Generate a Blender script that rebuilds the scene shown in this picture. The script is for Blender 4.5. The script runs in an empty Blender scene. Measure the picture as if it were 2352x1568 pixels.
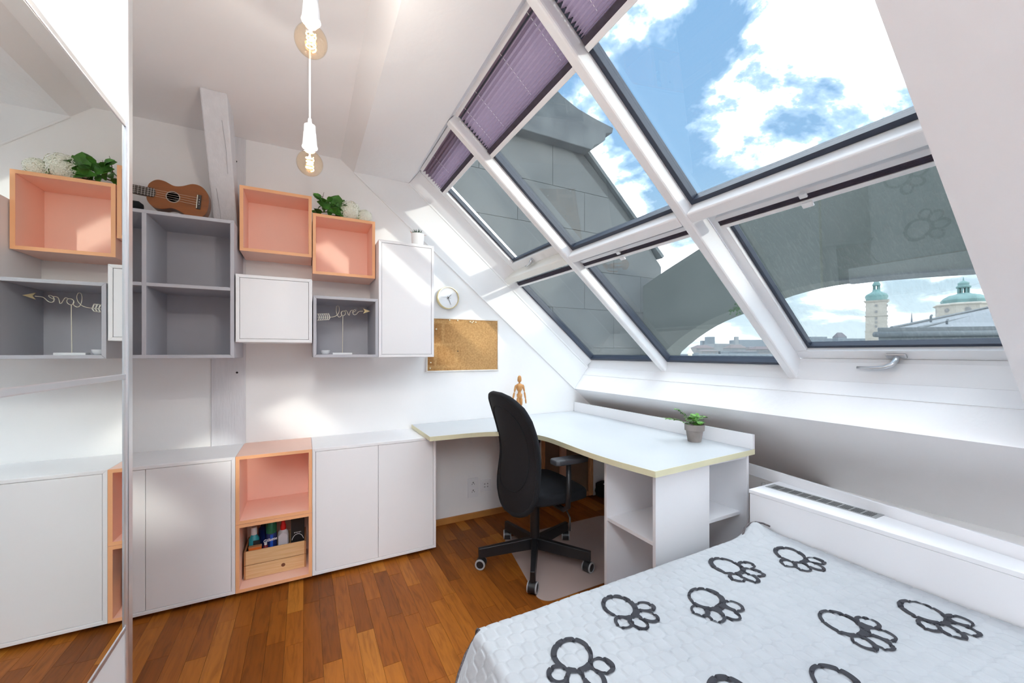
import bpy, bmesh, math, random
from mathutils import Vector, Matrix, noise
random.seed(7)
R = math.radians
PI = math.pi
C = bpy.context.scene.collection
sc = bpy.context.scene

# ------------------------------------------------------------------ camera
F, YAW, CX, CY = 913.0, R(27.62), 1176.0, 809.5
cam_d = bpy.data.cameras.new('camera')
cam = bpy.data.objects.new('camera', cam_d); C.objects.link(cam)
cam.location = (-0.740, -2.80, 1.251)
cam.rotation_euler = (R(90), 0, -YAW)
cam_d.sensor_fit = 'HORIZONTAL'; cam_d.sensor_width = 36.0
cam_d.lens = 36.0 * F / 2352.0
cam_d.shift_x = 0.0
cam_d.shift_y = (CY - 784.0) / 2352.0
cam_d.clip_start = 0.02; cam_d.clip_end = 2000
sc.camera = cam

# ------------------------------------------------------------------ exposure
sc.view_settings.view_transform = 'Standard'
sc.view_settings.look = 'None'
sc.view_settings.gamma = 1.0
sc.view_settings.use_curve_mapping = False
sc.view_settings.exposure = 1.68
try:
    sc.cycles.use_denoising = True
    sc.cycles.max_bounces = 14
    sc.cycles.diffuse_bounces = 10
    sc.cycles.transparent_max_bounces = 24
    sc.cycles.sample_clamp_indirect = 6.0
    sc.cycles.caustics_reflective = False
    sc.cycles.caustics_refractive = False
except Exception:
    pass

# ------------------------------------------------------------------ sky with broken cumulus
SKY_OFF = (6.6, 6.1, 0.0)
world = bpy.data.worlds.new('sky'); sc.world = world
world.use_nodes = True
nt = world.node_tree; nt.nodes.clear()
def N(t, typ, **kw):
    n = t.nodes.new(typ)
    for k, v in kw.items(): setattr(n, k, v)
    return n
def L(t, a, b): t.links.new(a, b)
def mth(t, op, a, b=None, clamp=False):
    n = N(t, 'ShaderNodeMath', operation=op); n.use_clamp = clamp
    for i, v in enumerate((a, b)):
        if v is None: continue
        if isinstance(v, (int, float)): n.inputs[i].default_value = v
        else: L(t, v, n.inputs[i])
    return n.outputs[0]
def ramp(t, fac, stops, interp='LINEAR'):
    n = N(t, 'ShaderNodeValToRGB'); n.color_ramp.interpolation = interp
    el = n.color_ramp.elements
    while len(el) < len(stops): el.new(0.5)
    for e, (p, c) in zip(el, stops):
        e.position = p; e.color = (*c, 1.0) if len(c) == 3 else c
    L(t, fac, n.inputs[0]); return n.outputs[0]
def mix(t, fac, a, b, typ='MIX'):
    n = N(t, 'ShaderNodeMixRGB', blend_type=typ)
    for i, v in enumerate((fac, a, b)):
        if isinstance(v, (int, float)): n.inputs[i].default_value = v
        elif isinstance(v, tuple): n.inputs[i].default_value = (*v, 1.0) if len(v) == 3 else v
        else: L(t, v, n.inputs[i])
    return n.outputs[0]
tc = N(nt, 'ShaderNodeTexCoord'); sep = N(nt, 'ShaderNodeSeparateXYZ'); L(nt, tc.outputs['Generated'], sep.inputs[0])
zz = mth(nt, 'MAXIMUM', sep.outputs[2], 0.0)
den = mth(nt, 'ADD', zz, 0.30)
cmb = N(nt, 'ShaderNodeCombineXYZ')
L(nt, mth(nt, 'DIVIDE', sep.outputs[0], den), cmb.inputs[0]); L(nt, mth(nt, 'DIVIDE', sep.outputs[1], den), cmb.inputs[1])
mp = N(nt, 'ShaderNodeMapping'); mp.inputs[1].default_value = SKY_OFF; L(nt, cmb.outputs[0], mp.inputs[0])
n1 = N(nt, 'ShaderNodeTexNoise'); n1.inputs['Scale'].default_value = 2.1; n1.inputs['Detail'].default_value = 11; n1.inputs['Roughness'].default_value = 0.6; n1.inputs['Distortion'].default_value = 0.25
L(nt, mp.outputs[0], n1.inputs['Vector'])
cloud = ramp(nt, n1.outputs[0], [(0.44, (0, 0, 0)), (0.48, (.05, .05, .05)), (0.505, (.2, .2, .2)), (0.535, (.6, .6, .6)), (0.57, (1, 1, 1))])
blue = ramp(nt, zz, [(0.0, (.255, .285, .30)), (0.12, (.19, .235, .265)), (0.40, (.098, .165, .248)), (1.0, (.07, .135, .235))])
n2 = N(nt, 'ShaderNodeTexNoise'); n2.inputs['Scale'].default_value = 5.0; n2.inputs['Detail'].default_value = 5
L(nt, mp.outputs[0], n2.inputs['Vector'])
ccol = ramp(nt, n2.outputs[0], [(0.35, (1.82, 1.87, 1.95)), (0.65, (2.80, 2.84, 2.90))])
low = ramp(nt, zz, [(0.02, (.25, .25, .25)), (0.22, (1, 1, 1))])
cf = N(nt, 'ShaderNodeMixRGB', blend_type='MULTIPLY'); cf.inputs[0].default_value = 1; L(nt, cloud, cf.inputs[1]); L(nt, low, cf.inputs[2])
skyc = mix(nt, cf.outputs[0], blue, ccol)
bg = N(nt, 'ShaderNodeBackground'); L(nt, skyc, bg.inputs[0]); bg.inputs[1].default_value = 3.4
wo = N(nt, 'ShaderNodeOutputWorld'); L(nt, bg.outputs[0], wo.inputs[0])

# ------------------------------------------------------------------ sun (low, from behind the camera's right shoulder)
sun_d = bpy.data.lights.new('sun', 'SUN'); sun_d.energy = 1.7; sun_d.angle = R(1.2); sun_d.color = (1.0, .93, .82)
sun = bpy.data.objects.new('sun', sun_d); C.objects.link(sun)
sun.rotation_euler = Vector((-1.0, 2.36, -0.465)).to_track_quat('-Z', 'Y').to_euler()
sun.location = (6, -14, 6)

# ================================================================== helpers
class MB:
    def __init__(s): s.v = []; s.f = []
    def add(s, vs, fs):
        o = len(s.v); s.v += [tuple(p) for p in vs]; s.f += [tuple(i + o for i in f) for f in fs]; return s
    def box(s, x0, x1, y0, y1, z0, z1):
        if x0 > x1: x0, x1 = x1, x0
        if y0 > y1: y0, y1 = y1, y0
        if z0 > z1: z0, z1 = z1, z0
        return s.add([(x0,y0,z0),(x1,y0,z0),(x1,y1,z0),(x0,y1,z0),(x0,y0,z1),(x1,y0,z1),(x1,y1,z1),(x0,y1,z1)],
                     [(0,3,2,1),(4,5,6,7),(0,1,5,4),(1,2,6,5),(2,3,7,6),(3,0,4,7)])
    def prism(s, a, b):
        """two matching rings of 3d points -> closed solid"""
        n = len(a)
        return s.add(list(a) + list(b), [tuple(range(n))[::-1], tuple(range(n, 2*n))] + [(i, (i+1) % n, n + (i+1) % n, n + i) for i in range(n)])
    def exy(s, pts, z0, z1): return s.prism([(x, y, z0) for x, y in pts], [(x, y, z1) for x, y in pts])
    def exz(s, pts, y0, y1): return s.prism([(x, y0, z) for x, z in pts], [(x, y1, z) for x, z in pts])
    def eyz(s, pts, x0, x1): return s.prism([(x0, y, z) for y, z in pts], [(x1, y, z) for y, z in pts])
    def tube(s, pts, r, n=8, caps=True):
        pts = [Vector(p) for p in pts]; rr = r if isinstance(r, (list, tuple)) else [r] * len(pts)
        o = len(s.v); up = Vector((0, 0, 1)); prev = None
        for i, p in enumerate(pts):
            a = pts[max(i-1, 0)]; b = pts[min(i+1, len(pts)-1)]
            d = (b - a).normalized() if (b - a).length > 1e-9 else up
            if prev is None:
                u = d.orthogonal().normalized()
            else:
                u = (prev - d * prev.dot(d))
                u = u.normalized() if u.length > 1e-6 else d.orthogonal().normalized()
            prev = u; w = d.cross(u)
            for k in range(n):
                t = 2*PI*k/n; s.v.append(tuple(p + (u*math.cos(t) + w*math.sin(t)) * rr[i]))
        for i in range(len(pts)-1):
            for k in range(n):
                s.f.append((o+i*n+k, o+i*n+(k+1) % n, o+(i+1)*n+(k+1) % n, o+(i+1)*n+k))
        if caps:
            s.f.append(tuple(o+k for k in range(n))[::-1]); e = o+(len(pts)-1)*n; s.f.append(tuple(e+k for k in range(n)))
        return s
    def lathe(s, prof, c=(0, 0, 0), n=24, axis='z'):
        o = len(s.v)
        for r, h in prof:
            for k in range(n):
                t = 2*PI*k/n; a, b = r*math.cos(t), r*math.sin(t)
                p = {'z': (a, b, h), 'y': (a, h, b), 'x': (h, a, b)}[axis]
                s.v.append((c[0]+p[0], c[1]+p[1], c[2]+p[2]))
        for i in range(len(prof)-1):
            for k in range(n):
                s.f.append((o+i*n+k, o+i*n+(k+1) % n, o+(i+1)*n+(k+1) % n, o+(i+1)*n+k))
        if prof[0][0] > 1e-6: s.f.append(tuple(o+k for k in range(n))[::-1])
        if prof[-1][0] > 1e-6: e = o+(len(prof)-1)*n; s.f.append(tuple(e+k for k in range(n)))
        return s
    def xf(s, M):
        s.v = [tuple(M @ Vector(p)) for p in s.v]; return s

def wloc(o):
    p = Vector((0, 0, 0))
    while o is not None: p += o.location; o = o.parent
    return p
def obj(name, mb, m, parent=None, smooth=False, bevel=0.0, seg=2, local=False, kind=None, fix=True):
    off = Vector((0, 0, 0)) if (parent is None or local) else wloc(parent)
    me = bpy.data.meshes.new(name)
    me.from_pydata([tuple(Vector(v) - off) for v in mb.v], [], mb.f); me.update()
    if fix:
        b = bmesh.new(); b.from_mesh(me)
        bmesh.ops.remove_doubles(b, verts=b.verts, dist=1e-6)
        bmesh.ops.recalc_face_normals(b, faces=b.faces); b.to_mesh(me); b.free()
    if smooth:
        for p in me.polygons: p.use_smooth = True
        if smooth is not True:
            try: me.set_sharp_from_angle(angle=R(smooth))
            except Exception: pass
    me.materials.append(m)
    o = bpy.data.objects.new(name, me); C.objects.link(o)
    if parent is not None: o.parent = parent
    if bevel:
        bv = o.modifiers.new('bevel', 'BEVEL'); bv.width = bevel; bv.segments = seg; bv.limit_method = 'ANGLE'; bv.angle_limit = R(40)
    if kind: o['kind'] = kind
    return o
def thing(name, label, cat, loc=(0, 0, 0), rz=0.0, group=None):
    o = bpy.data.objects.new(name, None); C.objects.link(o); o.empty_display_size = 0.1
    o.location = loc; o.rotation_euler = (0, 0, rz); o['label'] = label; o['category'] = cat
    if group: o['group'] = group
    return o
def tag(o, label, cat, group=None):
    o['label'] = label; o['category'] = cat
    if group: o['group'] = group
    return o
def struct(name, mb, m, label=None, parent=None, **kw):
    o = obj(name, mb, m, parent, **kw); o['kind'] = 'structure'
    if label: o['label'] = label
    return o
def dup(o, parent=None, name=None):
    c = o.copy(); C.objects.link(c)
    if name: c.name = name
    c.parent = parent
    return c
def dup_tree(root, loc=None, rz=None):
    r = root.copy(); C.objects.link(r)
    if loc is not None: r.location = loc
    if rz is not None: r.rotation_euler = (0, 0, rz)
    for ch in list(root.children):
        c = dup(ch, r)
        for g in list(ch.children): dup(g, c)
    return r

# ================================================================== materials
MATS = {}
def mat(name, col, rough=.5, metal=0.0, var=0.0, vscale=6.0, bump=0.0, bscale=60.0, spec=.5, coat=0.0, stretch=None, col2=None, alpha=None):
    if name in MATS: return MATS[name]
    m = bpy.data.materials.new(name); m.use_nodes = True; t = m.node_tree
    b = t.nodes['Principled BSDF']
    b.inputs['Roughness'].default_value = rough; b.inputs['Metallic'].default_value = metal
    b.inputs['Specular IOR Level'].default_value = spec; b.inputs['Coat Weight'].default_value = coat
    b.inputs['Base Color'].default_value = (*col, 1)
    g = N(t, 'ShaderNodeTexCoord')
    vec = g.outputs['Object']
    if stretch:
        mpn = N(t, 'ShaderNodeMapping'); mpn.inputs[3].default_value = stretch; L(t, vec, mpn.inputs[0]); vec = mpn.outputs[0]
    if var or col2:
        n = N(t, 'ShaderNodeTexNoise'); n.inputs['Scale'].default_value = vscale; n.inputs['Detail'].default_value = 6
        L(t, vec, n.inputs['Vector'])
        if col2: c = ramp(t, n.outputs[0], [(.35, col), (.65, col2)])
        else: c = ramp(t, n.outputs[0], [(.3, tuple(x*(1-var) for x in col)), (.7, tuple(min(1, x*(1+var)) for x in col))])
        L(t, c, b.inputs['Base Color'])
    if bump:
        n = N(t, 'ShaderNodeTexNoise'); n.inputs['Scale'].default_value = bscale; n.inputs['Detail'].default_value = 4
        L(t, vec, n.inputs['Vector'])
        bp = N(t, 'ShaderNodeBump'); bp.inputs['Strength'].default_value = bump; bp.inputs['Distance'].default_value = .004
        L(t, n.outputs[0], bp.inputs['Height']); L(t, bp.outputs[0], b.inputs['Normal'])
    MATS[name] = m; return m

PLASTER = mat('plaster_white', (.87, .865, .86), .9, var=.02, vscale=2, bump=.12, bscale=35)
CEIL = mat('plaster_ceiling', (.90, .885, .88), .9, var=.02, vscale=2, bump=.1, bscale=30)
SLOPE = mat('plaster_slope', (.87, .865, .87), .9, var=.015, vscale=2, bump=.35, bscale=28, stretch=(1, 1, .35))
LINING = mat('reveal_lining', (.84, .84, .84), .6, var=.01)
PVC = mat('window_white', (.82, .82, .83), .35, spec=.5)
PVCOLD = mat('window_cream', (.80, .79, .74), .4)
GASKET = mat('gasket_blue_black', (.030, .040, .065), .45)
WHITE = mat('furniture_white', (.84, .84, .855), .45, var=.012, vscale=3)
WHITE2 = mat('desk_white', (.55, .575, .595), .28, var=.01)
CREAM = mat('edge_cream', (.72, .68, .46), .45, var=.05)
GREY = mat('furniture_grey', (.47, .47, .51), .5, var=.03, vscale=4)
ORANGE = mat('furniture_salmon', (.90, .60, .49), .5, var=.03, vscale=4)
ORANGE_E = mat('furniture_orange_edge', (.90, .46, .23), .5, var=.03, vscale=4)
CHROME = mat('brushed_steel', (.62, .63, .65), .28, metal=1.0)
SILVER = mat('alu_profile', (.66, .67, .69), .35, metal=.9)
BLACKM = mat('black_metal', (.012, .012, .014), .38)
BLACKF = mat('black_fabric', (.006, .007, .010), .92, var=.35, vscale=260, bump=.6, bscale=420)
BLACKF2 = mat('black_mesh_fabric', (.007, .0065, .009), .9, var=.35, vscale=200, bump=.8, bscale=520)
BLACKP = mat('black_plastic', (.015, .015, .017), .42)
ARMP = mat('arm_pad_grey', (.055, .057, .065), .5)
TYREW = mat('caster_grey_ring', (.42, .43, .44), .5)
GREEN = mat('leaf_green', (.055, .19, .022), .5, var=.45, vscale=30)
GREEN2 = mat('fern_green', (.10, .27, .035), .5, var=.4, vscale=40)
STEM = mat('stem_brown', (.09, .055, .03), .7)
PETAL = mat('petal_white', (.88, .89, .80), .7, var=.06, vscale=40)
SUCC = mat('succulent_dark', (.035, .07, .035), .5, var=.3, vscale=40)
CERAMIC = mat('ceramic_white', (.82, .83, .84), .35)
CLAYPOT = mat('grey_clay', (.23, .20, .185), .85, col2=(.34, .30, .28), vscale=9, bump=.3, bscale=60)
SOIL = mat('soil', (.03, .02, .012), .95, bump=1, bscale=80)
GOLD = mat('pale_gold', (.72, .60, .34), .35, metal=.6)
GOLDW = mat('brass_wire', (.80, .75, .60), .4, metal=.15)
CREAMM = mat('cream_metal', (.86, .83, .72), .4)
PINE = mat('pine_wood', (.68, .42, .20), .6, col2=(.76, .52, .28), vscale=7, stretch=(1, 8, 18))
PINEDK = mat('pine_end', (.45, .22, .09), .7)
MANN = mat('mannequin_wood', (.55, .27, .09), .5, var=.15, vscale=14)
STRETCHER = mat('stretcher_wood', (.66, .36, .17), .6, var=.2, vscale=16, stretch=(6, 6, 1))
HARDB = mat('canvas_back_brown', (.26, .18, .12), .85, var=.15, vscale=7)
BASEB = mat('baseboard_oak', (.46, .20, .055), .45, var=.15, vscale=8)
COPPER = mat('pinkish_wood', (.68, .42, .3), .5)
PLASTW = mat('socket_white', (.83, .83, .84), .3)
DARK = mat('dark_hole', (.015, .015, .015), .8)
BEAMW = mat('painted_timber', (.70, .70, .725), .6, var=.04, vscale=5, bump=.5, bscale=14, stretch=(9, 9, 1))
MATW = None

def special(name, build):
    m = bpy.data.materials.new(name); m.use_nodes = True; t = m.node_tree; t.nodes.clear()
    out = N(t, 'ShaderNodeOutputMaterial'); build(t, out); MATS[name] = m; return m
def schlick(t, f0):
    lw_ = N(t, 'ShaderNodeLayerWeight'); lw_.inputs[0].default_value = .5
    p5 = mth(t, 'POWER', lw_.outputs['Facing'], 5.0)
    return mth(t, 'ADD', mth(t, 'MULTIPLY', p5, 1.0 - f0), f0)
def _glass(t, out, tint=(.965, .985, .975), dirt=0.0):
    tr = N(t, 'ShaderNodeBsdfTransparent'); tr.inputs[0].default_value = (*tint, 1)
    gl = N(t, 'ShaderNodeBsdfGlossy'); gl.inputs['Roughness'].default_value = .004; gl.inputs[0].default_value = (.95, .97, .96, 1)
    mx = N(t, 'ShaderNodeMixShader'); L(t, schlick(t, .045), mx.inputs[0]); L(t, tr.outputs[0], mx.inputs[1]); L(t, gl.outputs[0], mx.inputs[2])
    last = mx.outputs[0]
    if dirt:
        g = N(t, 'ShaderNodeTexCoord'); mpn = N(t, 'ShaderNodeMapping'); mpn.inputs[3].default_value = (14, 60, 14); L(t, g.outputs['Object'], mpn.inputs[0])
        n = N(t, 'ShaderNodeTexNoise'); n.inputs['Scale'].default_value = 2.2; n.inputs['Detail'].default_value = 8; n.inputs['Roughness'].default_value = .7; L(t, mpn.outputs[0], n.inputs['Vector'])
        r_ = ramp(t, n.outputs[0], [(.48, (0, 0, 0)), (.8, (dirt, dirt, dirt))])
        df = N(t, 'ShaderNodeBsdfDiffuse'); df.inputs[0].default_value = (.6, .62, .6, 1)
        m2 = N(t, 'ShaderNodeMixShader'); L(t, r_, m2.inputs[0]); L(t, last, m2.inputs[1]); L(t, df.outputs[0], m2.inputs[2]); last = m2.outputs[0]
    L(t, last, out.inputs[0])
CLEARG = special('fill_rooflight_glass', lambda t, o: _glass(t, o, (.98, .985, .985), 0))
GLASS = special('window_glass', lambda t, o: _glass(t, o, (.560, .583, .588), .015))
GLASSD = special('window_glass_dusty', lambda t, o: _glass(t, o, (.560, .583, .588), .16))
def _mirror(t, out):
    g = N(t, 'ShaderNodeBsdfGlossy'); g.inputs[0].default_value = (.87, .905, .89, 1); g.inputs['Roughness'].default_value = 0.0
    L(t, g.outputs[0], out.inputs[0])
MIRROR = special('mirror_silver', _mirror)
def _amber(t, out):
    tr = N(t, 'ShaderNodeBsdfTransparent'); tr.inputs[0].default_value = (.99, .90, .775, 1)
    gl = N(t, 'ShaderNodeBsdfGlossy'); gl.inputs['Roughness'].default_value = .02
    mx = N(t, 'ShaderNodeMixShader'); L(t, schlick(t, .05), mx.inputs[0]); L(t, tr.outputs[0], mx.inputs[1]); L(t, gl.outputs[0], mx.inputs[2])
    L(t, mx.outputs[0], out.inputs[0])
AMBER = special('amber_bulb_glass', _amber)
def emis(name, col, s):
    def f(t, o):
        e = N(t, 'ShaderNodeEmission'); e.inputs[0].default_value = (*col, 1); e.inputs[1].default_value = s; L(t, e.outputs[0], o.inputs[0])
    return special(name, f)
FILA = emis('filament_glow', (1.0, .66, .22), 9.0)
def _blind(t, out):
    d = N(t, 'ShaderNodeBsdfDiffuse'); d.inputs[0].default_value = (.41, .325, .41, 1)
    tl = N(t, 'ShaderNodeBsdfTranslucent'); tl.inputs[0].default_value = (.40, .315, .40, 1)
    m = N(t, 'ShaderNodeMixShader'); m.inputs[0].default_value = .42; L(t, d.outputs[0], m.inputs[1]); L(t, tl.outputs[0], m.inputs[2]); L(t, m.outputs[0], out.inputs[0])
BLIND = special('blind_purple', _blind)
BLINDDK = mat('blind_dark_stack', (.050, .038, .058), .8, var=.2, vscale=50)
def _chairmat(t, out):
    tr = N(t, 'ShaderNodeBsdfTransparent'); tr.inputs[0].default_value = (.95, .9, .88, 1)
    d = N(t, 'ShaderNodeBsdfPrincipled'); d.inputs['Base Color'].default_value = (.72, .58, .53, 1); d.inputs['Roughness'].default_value = .35
    m = N(t, 'ShaderNodeMixShader'); m.inputs[0].default_value = .55; L(t, tr.outputs[0], m.inputs[1]); L(t, d.outputs[0], m.inputs[2]); L(t, m.outputs[0], out.inputs[0])
CHAIRMAT = special('clear_floor_protector', _chairmat)
def _floor(island):
    def f(t, out):
        b = N(t, 'ShaderNodeBsdfPrincipled')
        if island:
            rnd = N(t, 'ShaderNodeNewGeometry').outputs['Random Per Island']
        else:
            rnd = N(t, 'ShaderNodeObjectInfo').outputs['Random']
        base = ramp(t, rnd, [(0, (.175, .048, .006)), (.25, (.240, .068, .008)), (.6, (.290, .086, .010)), (.85, (.340, .110, .013)), (1, (.43, .165, .024))])
        g = N(t, 'ShaderNodeNewGeometry')
        cb = N(t, 'ShaderNodeCombineXYZ'); L(t, mth(t, 'MULTIPLY', rnd, 37.0), cb.inputs[0]); L(t, mth(t, 'MULTIPLY', rnd, 19.0), cb.inputs[1])
        va = N(t, 'ShaderNodeVectorMath', operation='ADD'); L(t, g.outputs['Position'], va.inputs[0]); L(t, cb.outputs[0], va.inputs[1])
        mpn = N(t, 'ShaderNodeMapping'); mpn.inputs[3].default_value = (26, 2.6, 1); L(t, va.outputs[0], mpn.inputs[0])
        n = N(t, 'ShaderNodeTexNoise'); n.inputs['Scale'].default_value = 1.6; n.inputs['Detail'].default_value = 9; n.inputs['Distortion'].default_value = 1.6; L(t, mpn.outputs[0], n.inputs['Vector'])
        gr = ramp(t, n.outputs[0], [(.3, (.72, .68, .62)), (.5, (1, 1, 1)), (.72, (1.16, 1.15, 1.1))])
        L(t, mix(t, 1.0, base, gr, 'MULTIPLY'), b.inputs['Base Color'])
        b.inputs['Roughness'].default_value = .42; b.inputs['Specular IOR Level'].default_value = .22
        bp = N(t, 'ShaderNodeBump'); bp.inputs['Strength'].default_value = .15; bp.inputs['Distance'].default_value = .002; L(t, n.outputs[0], bp.inputs['Height']); L(t, bp.outputs[0], b.inputs['Normal'])
        L(t, b.outputs[0], out.inputs[0])
    return f
FLOORP = special('oak_parquet_piece', _floor(False))
FLOORS = special('oak_parquet_rest', _floor(True))
SUBF = mat('floor_joint', (.10, .04, .012), .8)
def _cork(t, out):
    b = N(t, 'ShaderNodeBsdfPrincipled'); b.inputs['Roughness'].default_value = .9
    g = N(t, 'ShaderNodeTexCoord')
    n = N(t, 'ShaderNodeTexNoise'); n.inputs['Scale'].default_value = 90; n.inputs['Detail'].default_value = 3; L(t, g.outputs['Object'], n.inputs['Vector'])
    c = ramp(t, n.outputs[0], [(.3, (.40, .215, .075)), (.7, (.56, .33, .135))])
    # darker unfaded squares where notes used to hang, left half
    br = N(t, 'ShaderNodeTexBrick'); br.offset = .35; br.inputs['Scale'].default_value = 2.6; br.inputs['Mortar Size'].default_value = .05; br.inputs['Mortar Smooth'].default_value = 1.0; br.inputs['Brick Width'].default_value = .42; br.inputs['Row Height'].default_value = .42
    br.inputs['Color1'].default_value = (.74, .62, .48, 1); br.inputs['Color2'].default_value = (.95, .88, .78, 1); br.inputs['Mortar'].default_value = (1.06, 1.05, 1.02, 1)
    mpn = N(t, 'ShaderNodeMapping'); mpn.inputs[2].default_value = (R(90), 0, 0); L(t, g.outputs['Object'], mpn.inputs[0]); L(t, mpn.outputs[0], br.inputs['Vector'])
    sp = N(t, 'ShaderNodeSeparateXYZ'); L(t, g.outputs['Object'], sp.inputs[0])
    side = ramp(t, mth(t, 'ADD', mth(t, 'MULTIPLY', sp.outputs[0], 1.6), .5), [(.18, (1, 1, 1)), (.55, (0, 0, 0))])
    sq = mix(t, side, (1, 1, 1), br.outputs[0])
    L(t, mix(t, 1.0, c, sq, 'MULTIPLY'), b.inputs['Base Color']); L(t, b.outputs[0], out.inputs[0])
CORK = special('cork', _cork)
def _spread(t, out):
    b = N(t, 'ShaderNodeBsdfPrincipled'); b.inputs['Roughness'].default_value = .75; b.inputs['Sheen Weight'].default_value = .15
    g = N(t, 'ShaderNodeTexCoord')
    n = N(t, 'ShaderNodeTexNoise'); n.inputs['Scale'].default_value = 16; n.inputs['Detail'].default_value = 6; L(t, g.outputs['Object'], n.inputs['Vector'])
    L(t, ramp(t, n.outputs[0], [(.3, (.40, .415, .435)), (.7, (.435, .45, .47))]), b.inputs['Base Color'])
    bp = N(t, 'ShaderNodeBump'); bp.inputs['Strength'].default_value = .55; bp.inputs['Distance'].default_value = .006; L(t, n.outputs[0], bp.inputs['Height']); L(t, bp.outputs[0], b.inputs['Normal'])
    L(t, b.outputs[0], out.inputs[0])
SPREAD = special('bedspread_grey', _spread)
PAWINK = mat('paw_print_charcoal', (.028, .028, .036), .8)
PIPING = mat('piping_dark', (.10, .085, .09), .8, var=.6, vscale=220)
UKE = mat('ukulele_mahogany', (.235, .068, .010), .3, var=.14, vscale=9, stretch=(1, 6, 6), coat=.4)
UKESIDE = mat('ukulele_side', (.16, .05, .012), .35, var=.1)
FRETB = mat('fretboard_dark', (.035, .026, .022), .5)
RING = mat('rosette_grey', (.32, .27, .23), .5)
GABLE = mat('weathered_render', (.20, .215, .205), .85, col2=(.30, .315, .30), vscale=1.6, bump=.12, bscale=12)
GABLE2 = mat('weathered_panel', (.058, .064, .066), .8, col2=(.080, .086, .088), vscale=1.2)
ARCHM = mat('mossy_render', (.062, .073, .067), .9, col2=(.088, .099, .092), vscale=1.1)
CAPM = mat('dark_slate_cap', (.04, .048, .055), .8, col2=(.075, .085, .09), vscale=3, bump=.06, bscale=20)
MOSS = mat('moss', (.04, .09, .03), .9, bump=1, bscale=60)
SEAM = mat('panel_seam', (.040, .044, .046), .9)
COPPERG = mat('copper_green', (.085, .165, .16), .7, var=.15, vscale=.4)
STONE = mat('church_stone', (.26, .24, .21), .9, var=.06, vscale=.5)
STONEDK = mat('church_opening', (.14, .14, .14), .9)
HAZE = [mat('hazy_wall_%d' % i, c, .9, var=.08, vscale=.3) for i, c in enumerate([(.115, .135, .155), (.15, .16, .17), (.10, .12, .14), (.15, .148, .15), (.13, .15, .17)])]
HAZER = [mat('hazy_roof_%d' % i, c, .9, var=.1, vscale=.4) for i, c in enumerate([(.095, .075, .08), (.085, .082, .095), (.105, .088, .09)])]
ROOFG = mat('grey_sheet_roof', (.10, .115, .13), .7, var=.08, vscale=2)
GUTTER = mat('dark_parapet', (.05, .062, .072), .8, col2=(.085, .10, .11), vscale=7, stretch=(3, 3, .4))

# ================================================================== roof frame of reference: s down the slope, y along the wall, o outwards
TH = R(40.0); sn, cs = math.sin(TH), math.cos(TH)
T0 = Vector((-.449, 0, 2.436))
def P(s, y, o): return (T0.x + s*cs + o*sn, y, T0.z - s*sn + o*cs)
def SO(s, o): p = P(s, 0, o); return (p[0], p[2])
def sbox(mb, s0, s1, y0, y1, o0, o1):
    return mb.prism([P(s0, y0, o0), P(s1, y0, o0), P(s1, y0, o1), P(s0, y0, o1)], [P(s0, y1, o0), P(s1, y1, o0), P(s1, y1, o1), P(s0, y1, o1)])

CEILZ = 2.505; XL, YB = -1.80, -6.9
YE = -2.461          # near end of the skylight recess
B2A, B2B = -2.64, -6.60   # unseen skylight band added behind the camera for sun patches and daylight

# ================================================================== setting
floor = struct('floor', MB().box(XL, 2.1, YB, 0.0, -.05, -.012), SUBF, 'warm brown oak parquet floor')
unit = MB().box(-.5, .5, -.5, .5, -.012, 0)
pw = .0705
plank_mesh = None; rest = MB(); npl = 0
xs = XL
while xs < 2.05:
    y = YB + random.uniform(-.4, 0)
    while y < 0:
        ln = random.choice((.26, .32, .38, .44, .5, .56)) * random.uniform(.92, 1.08)
        y0, y1 = max(y, YB), min(y + ln, 0); y += ln
        if y1 - y0 < .01: continue
        vis = xs > -1.16 and xs < 1.25 and y1 > -2.25 and not (xs > -.22 and y1 < -1.05 - .55*(xs+.22)) and not (xs < -.95 and y1 < -1.7) and y0 > -2.5
        if y0 > -.33 and xs < -.05: vis = False
        if vis and npl < 296:
            if plank_mesh is None:
                po = obj('plank', unit, FLOORP, floor); plank_mesh = po.data
            else:
                po = bpy.data.objects.new('plank', plank_mesh); C.objects.link(po); po.parent = floor
            po.location = (xs + pw/2, (y0+y1)/2, 0); po.scale = (pw - .0009, y1 - y0 - .0009, 1); npl += 1
        else:
            rest.box(xs + .00045, xs + pw - .00045, y0 + .00045, y1 - .00045, -.012, 0)
    xs += pw
o_ = obj('parquet_rest', rest, FLOORS, floor, fix=False); o_['kind'] = 'stuff'

GP = [(XL - .1, -.05), SO(3.55, .30)[:1] + (-.05,), SO(3.3, .30), SO(.2, .30), (-.35, 2.64), (XL - .1, 2.64)]
wb = MB().exz(GP, 0.0, .14)
wall_back = struct('wall_back', wb, PLASTER, 'white plastered gable wall behind the shelves')
struct('wall_left', MB().box(XL - .12, XL, YB, 0, -.05, 2.9), PLASTER)
struct('wall_front', MB().exz(GP, YB - .12, YB), PLASTER)
RX0, RX1, RY0, RY1 = -1.72, -.60, -6.5, -2.05     # unseen rooflight added behind the camera to brighten the room
cl = MB().box(XL - .1, -.531, RY1, .1, CEILZ, CEILZ + .2).box(XL - .1, -.531, YB - .1, RY0, CEILZ, CEILZ + .2)
cl.box(XL - .1, RX0, RY0, RY1, CEILZ, CEILZ + .2).box(RX1, -.531, RY0, RY1, CEILZ, CEILZ + .2)
struct('ceiling', cl, CEIL, 'flat white attic ceiling')
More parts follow.
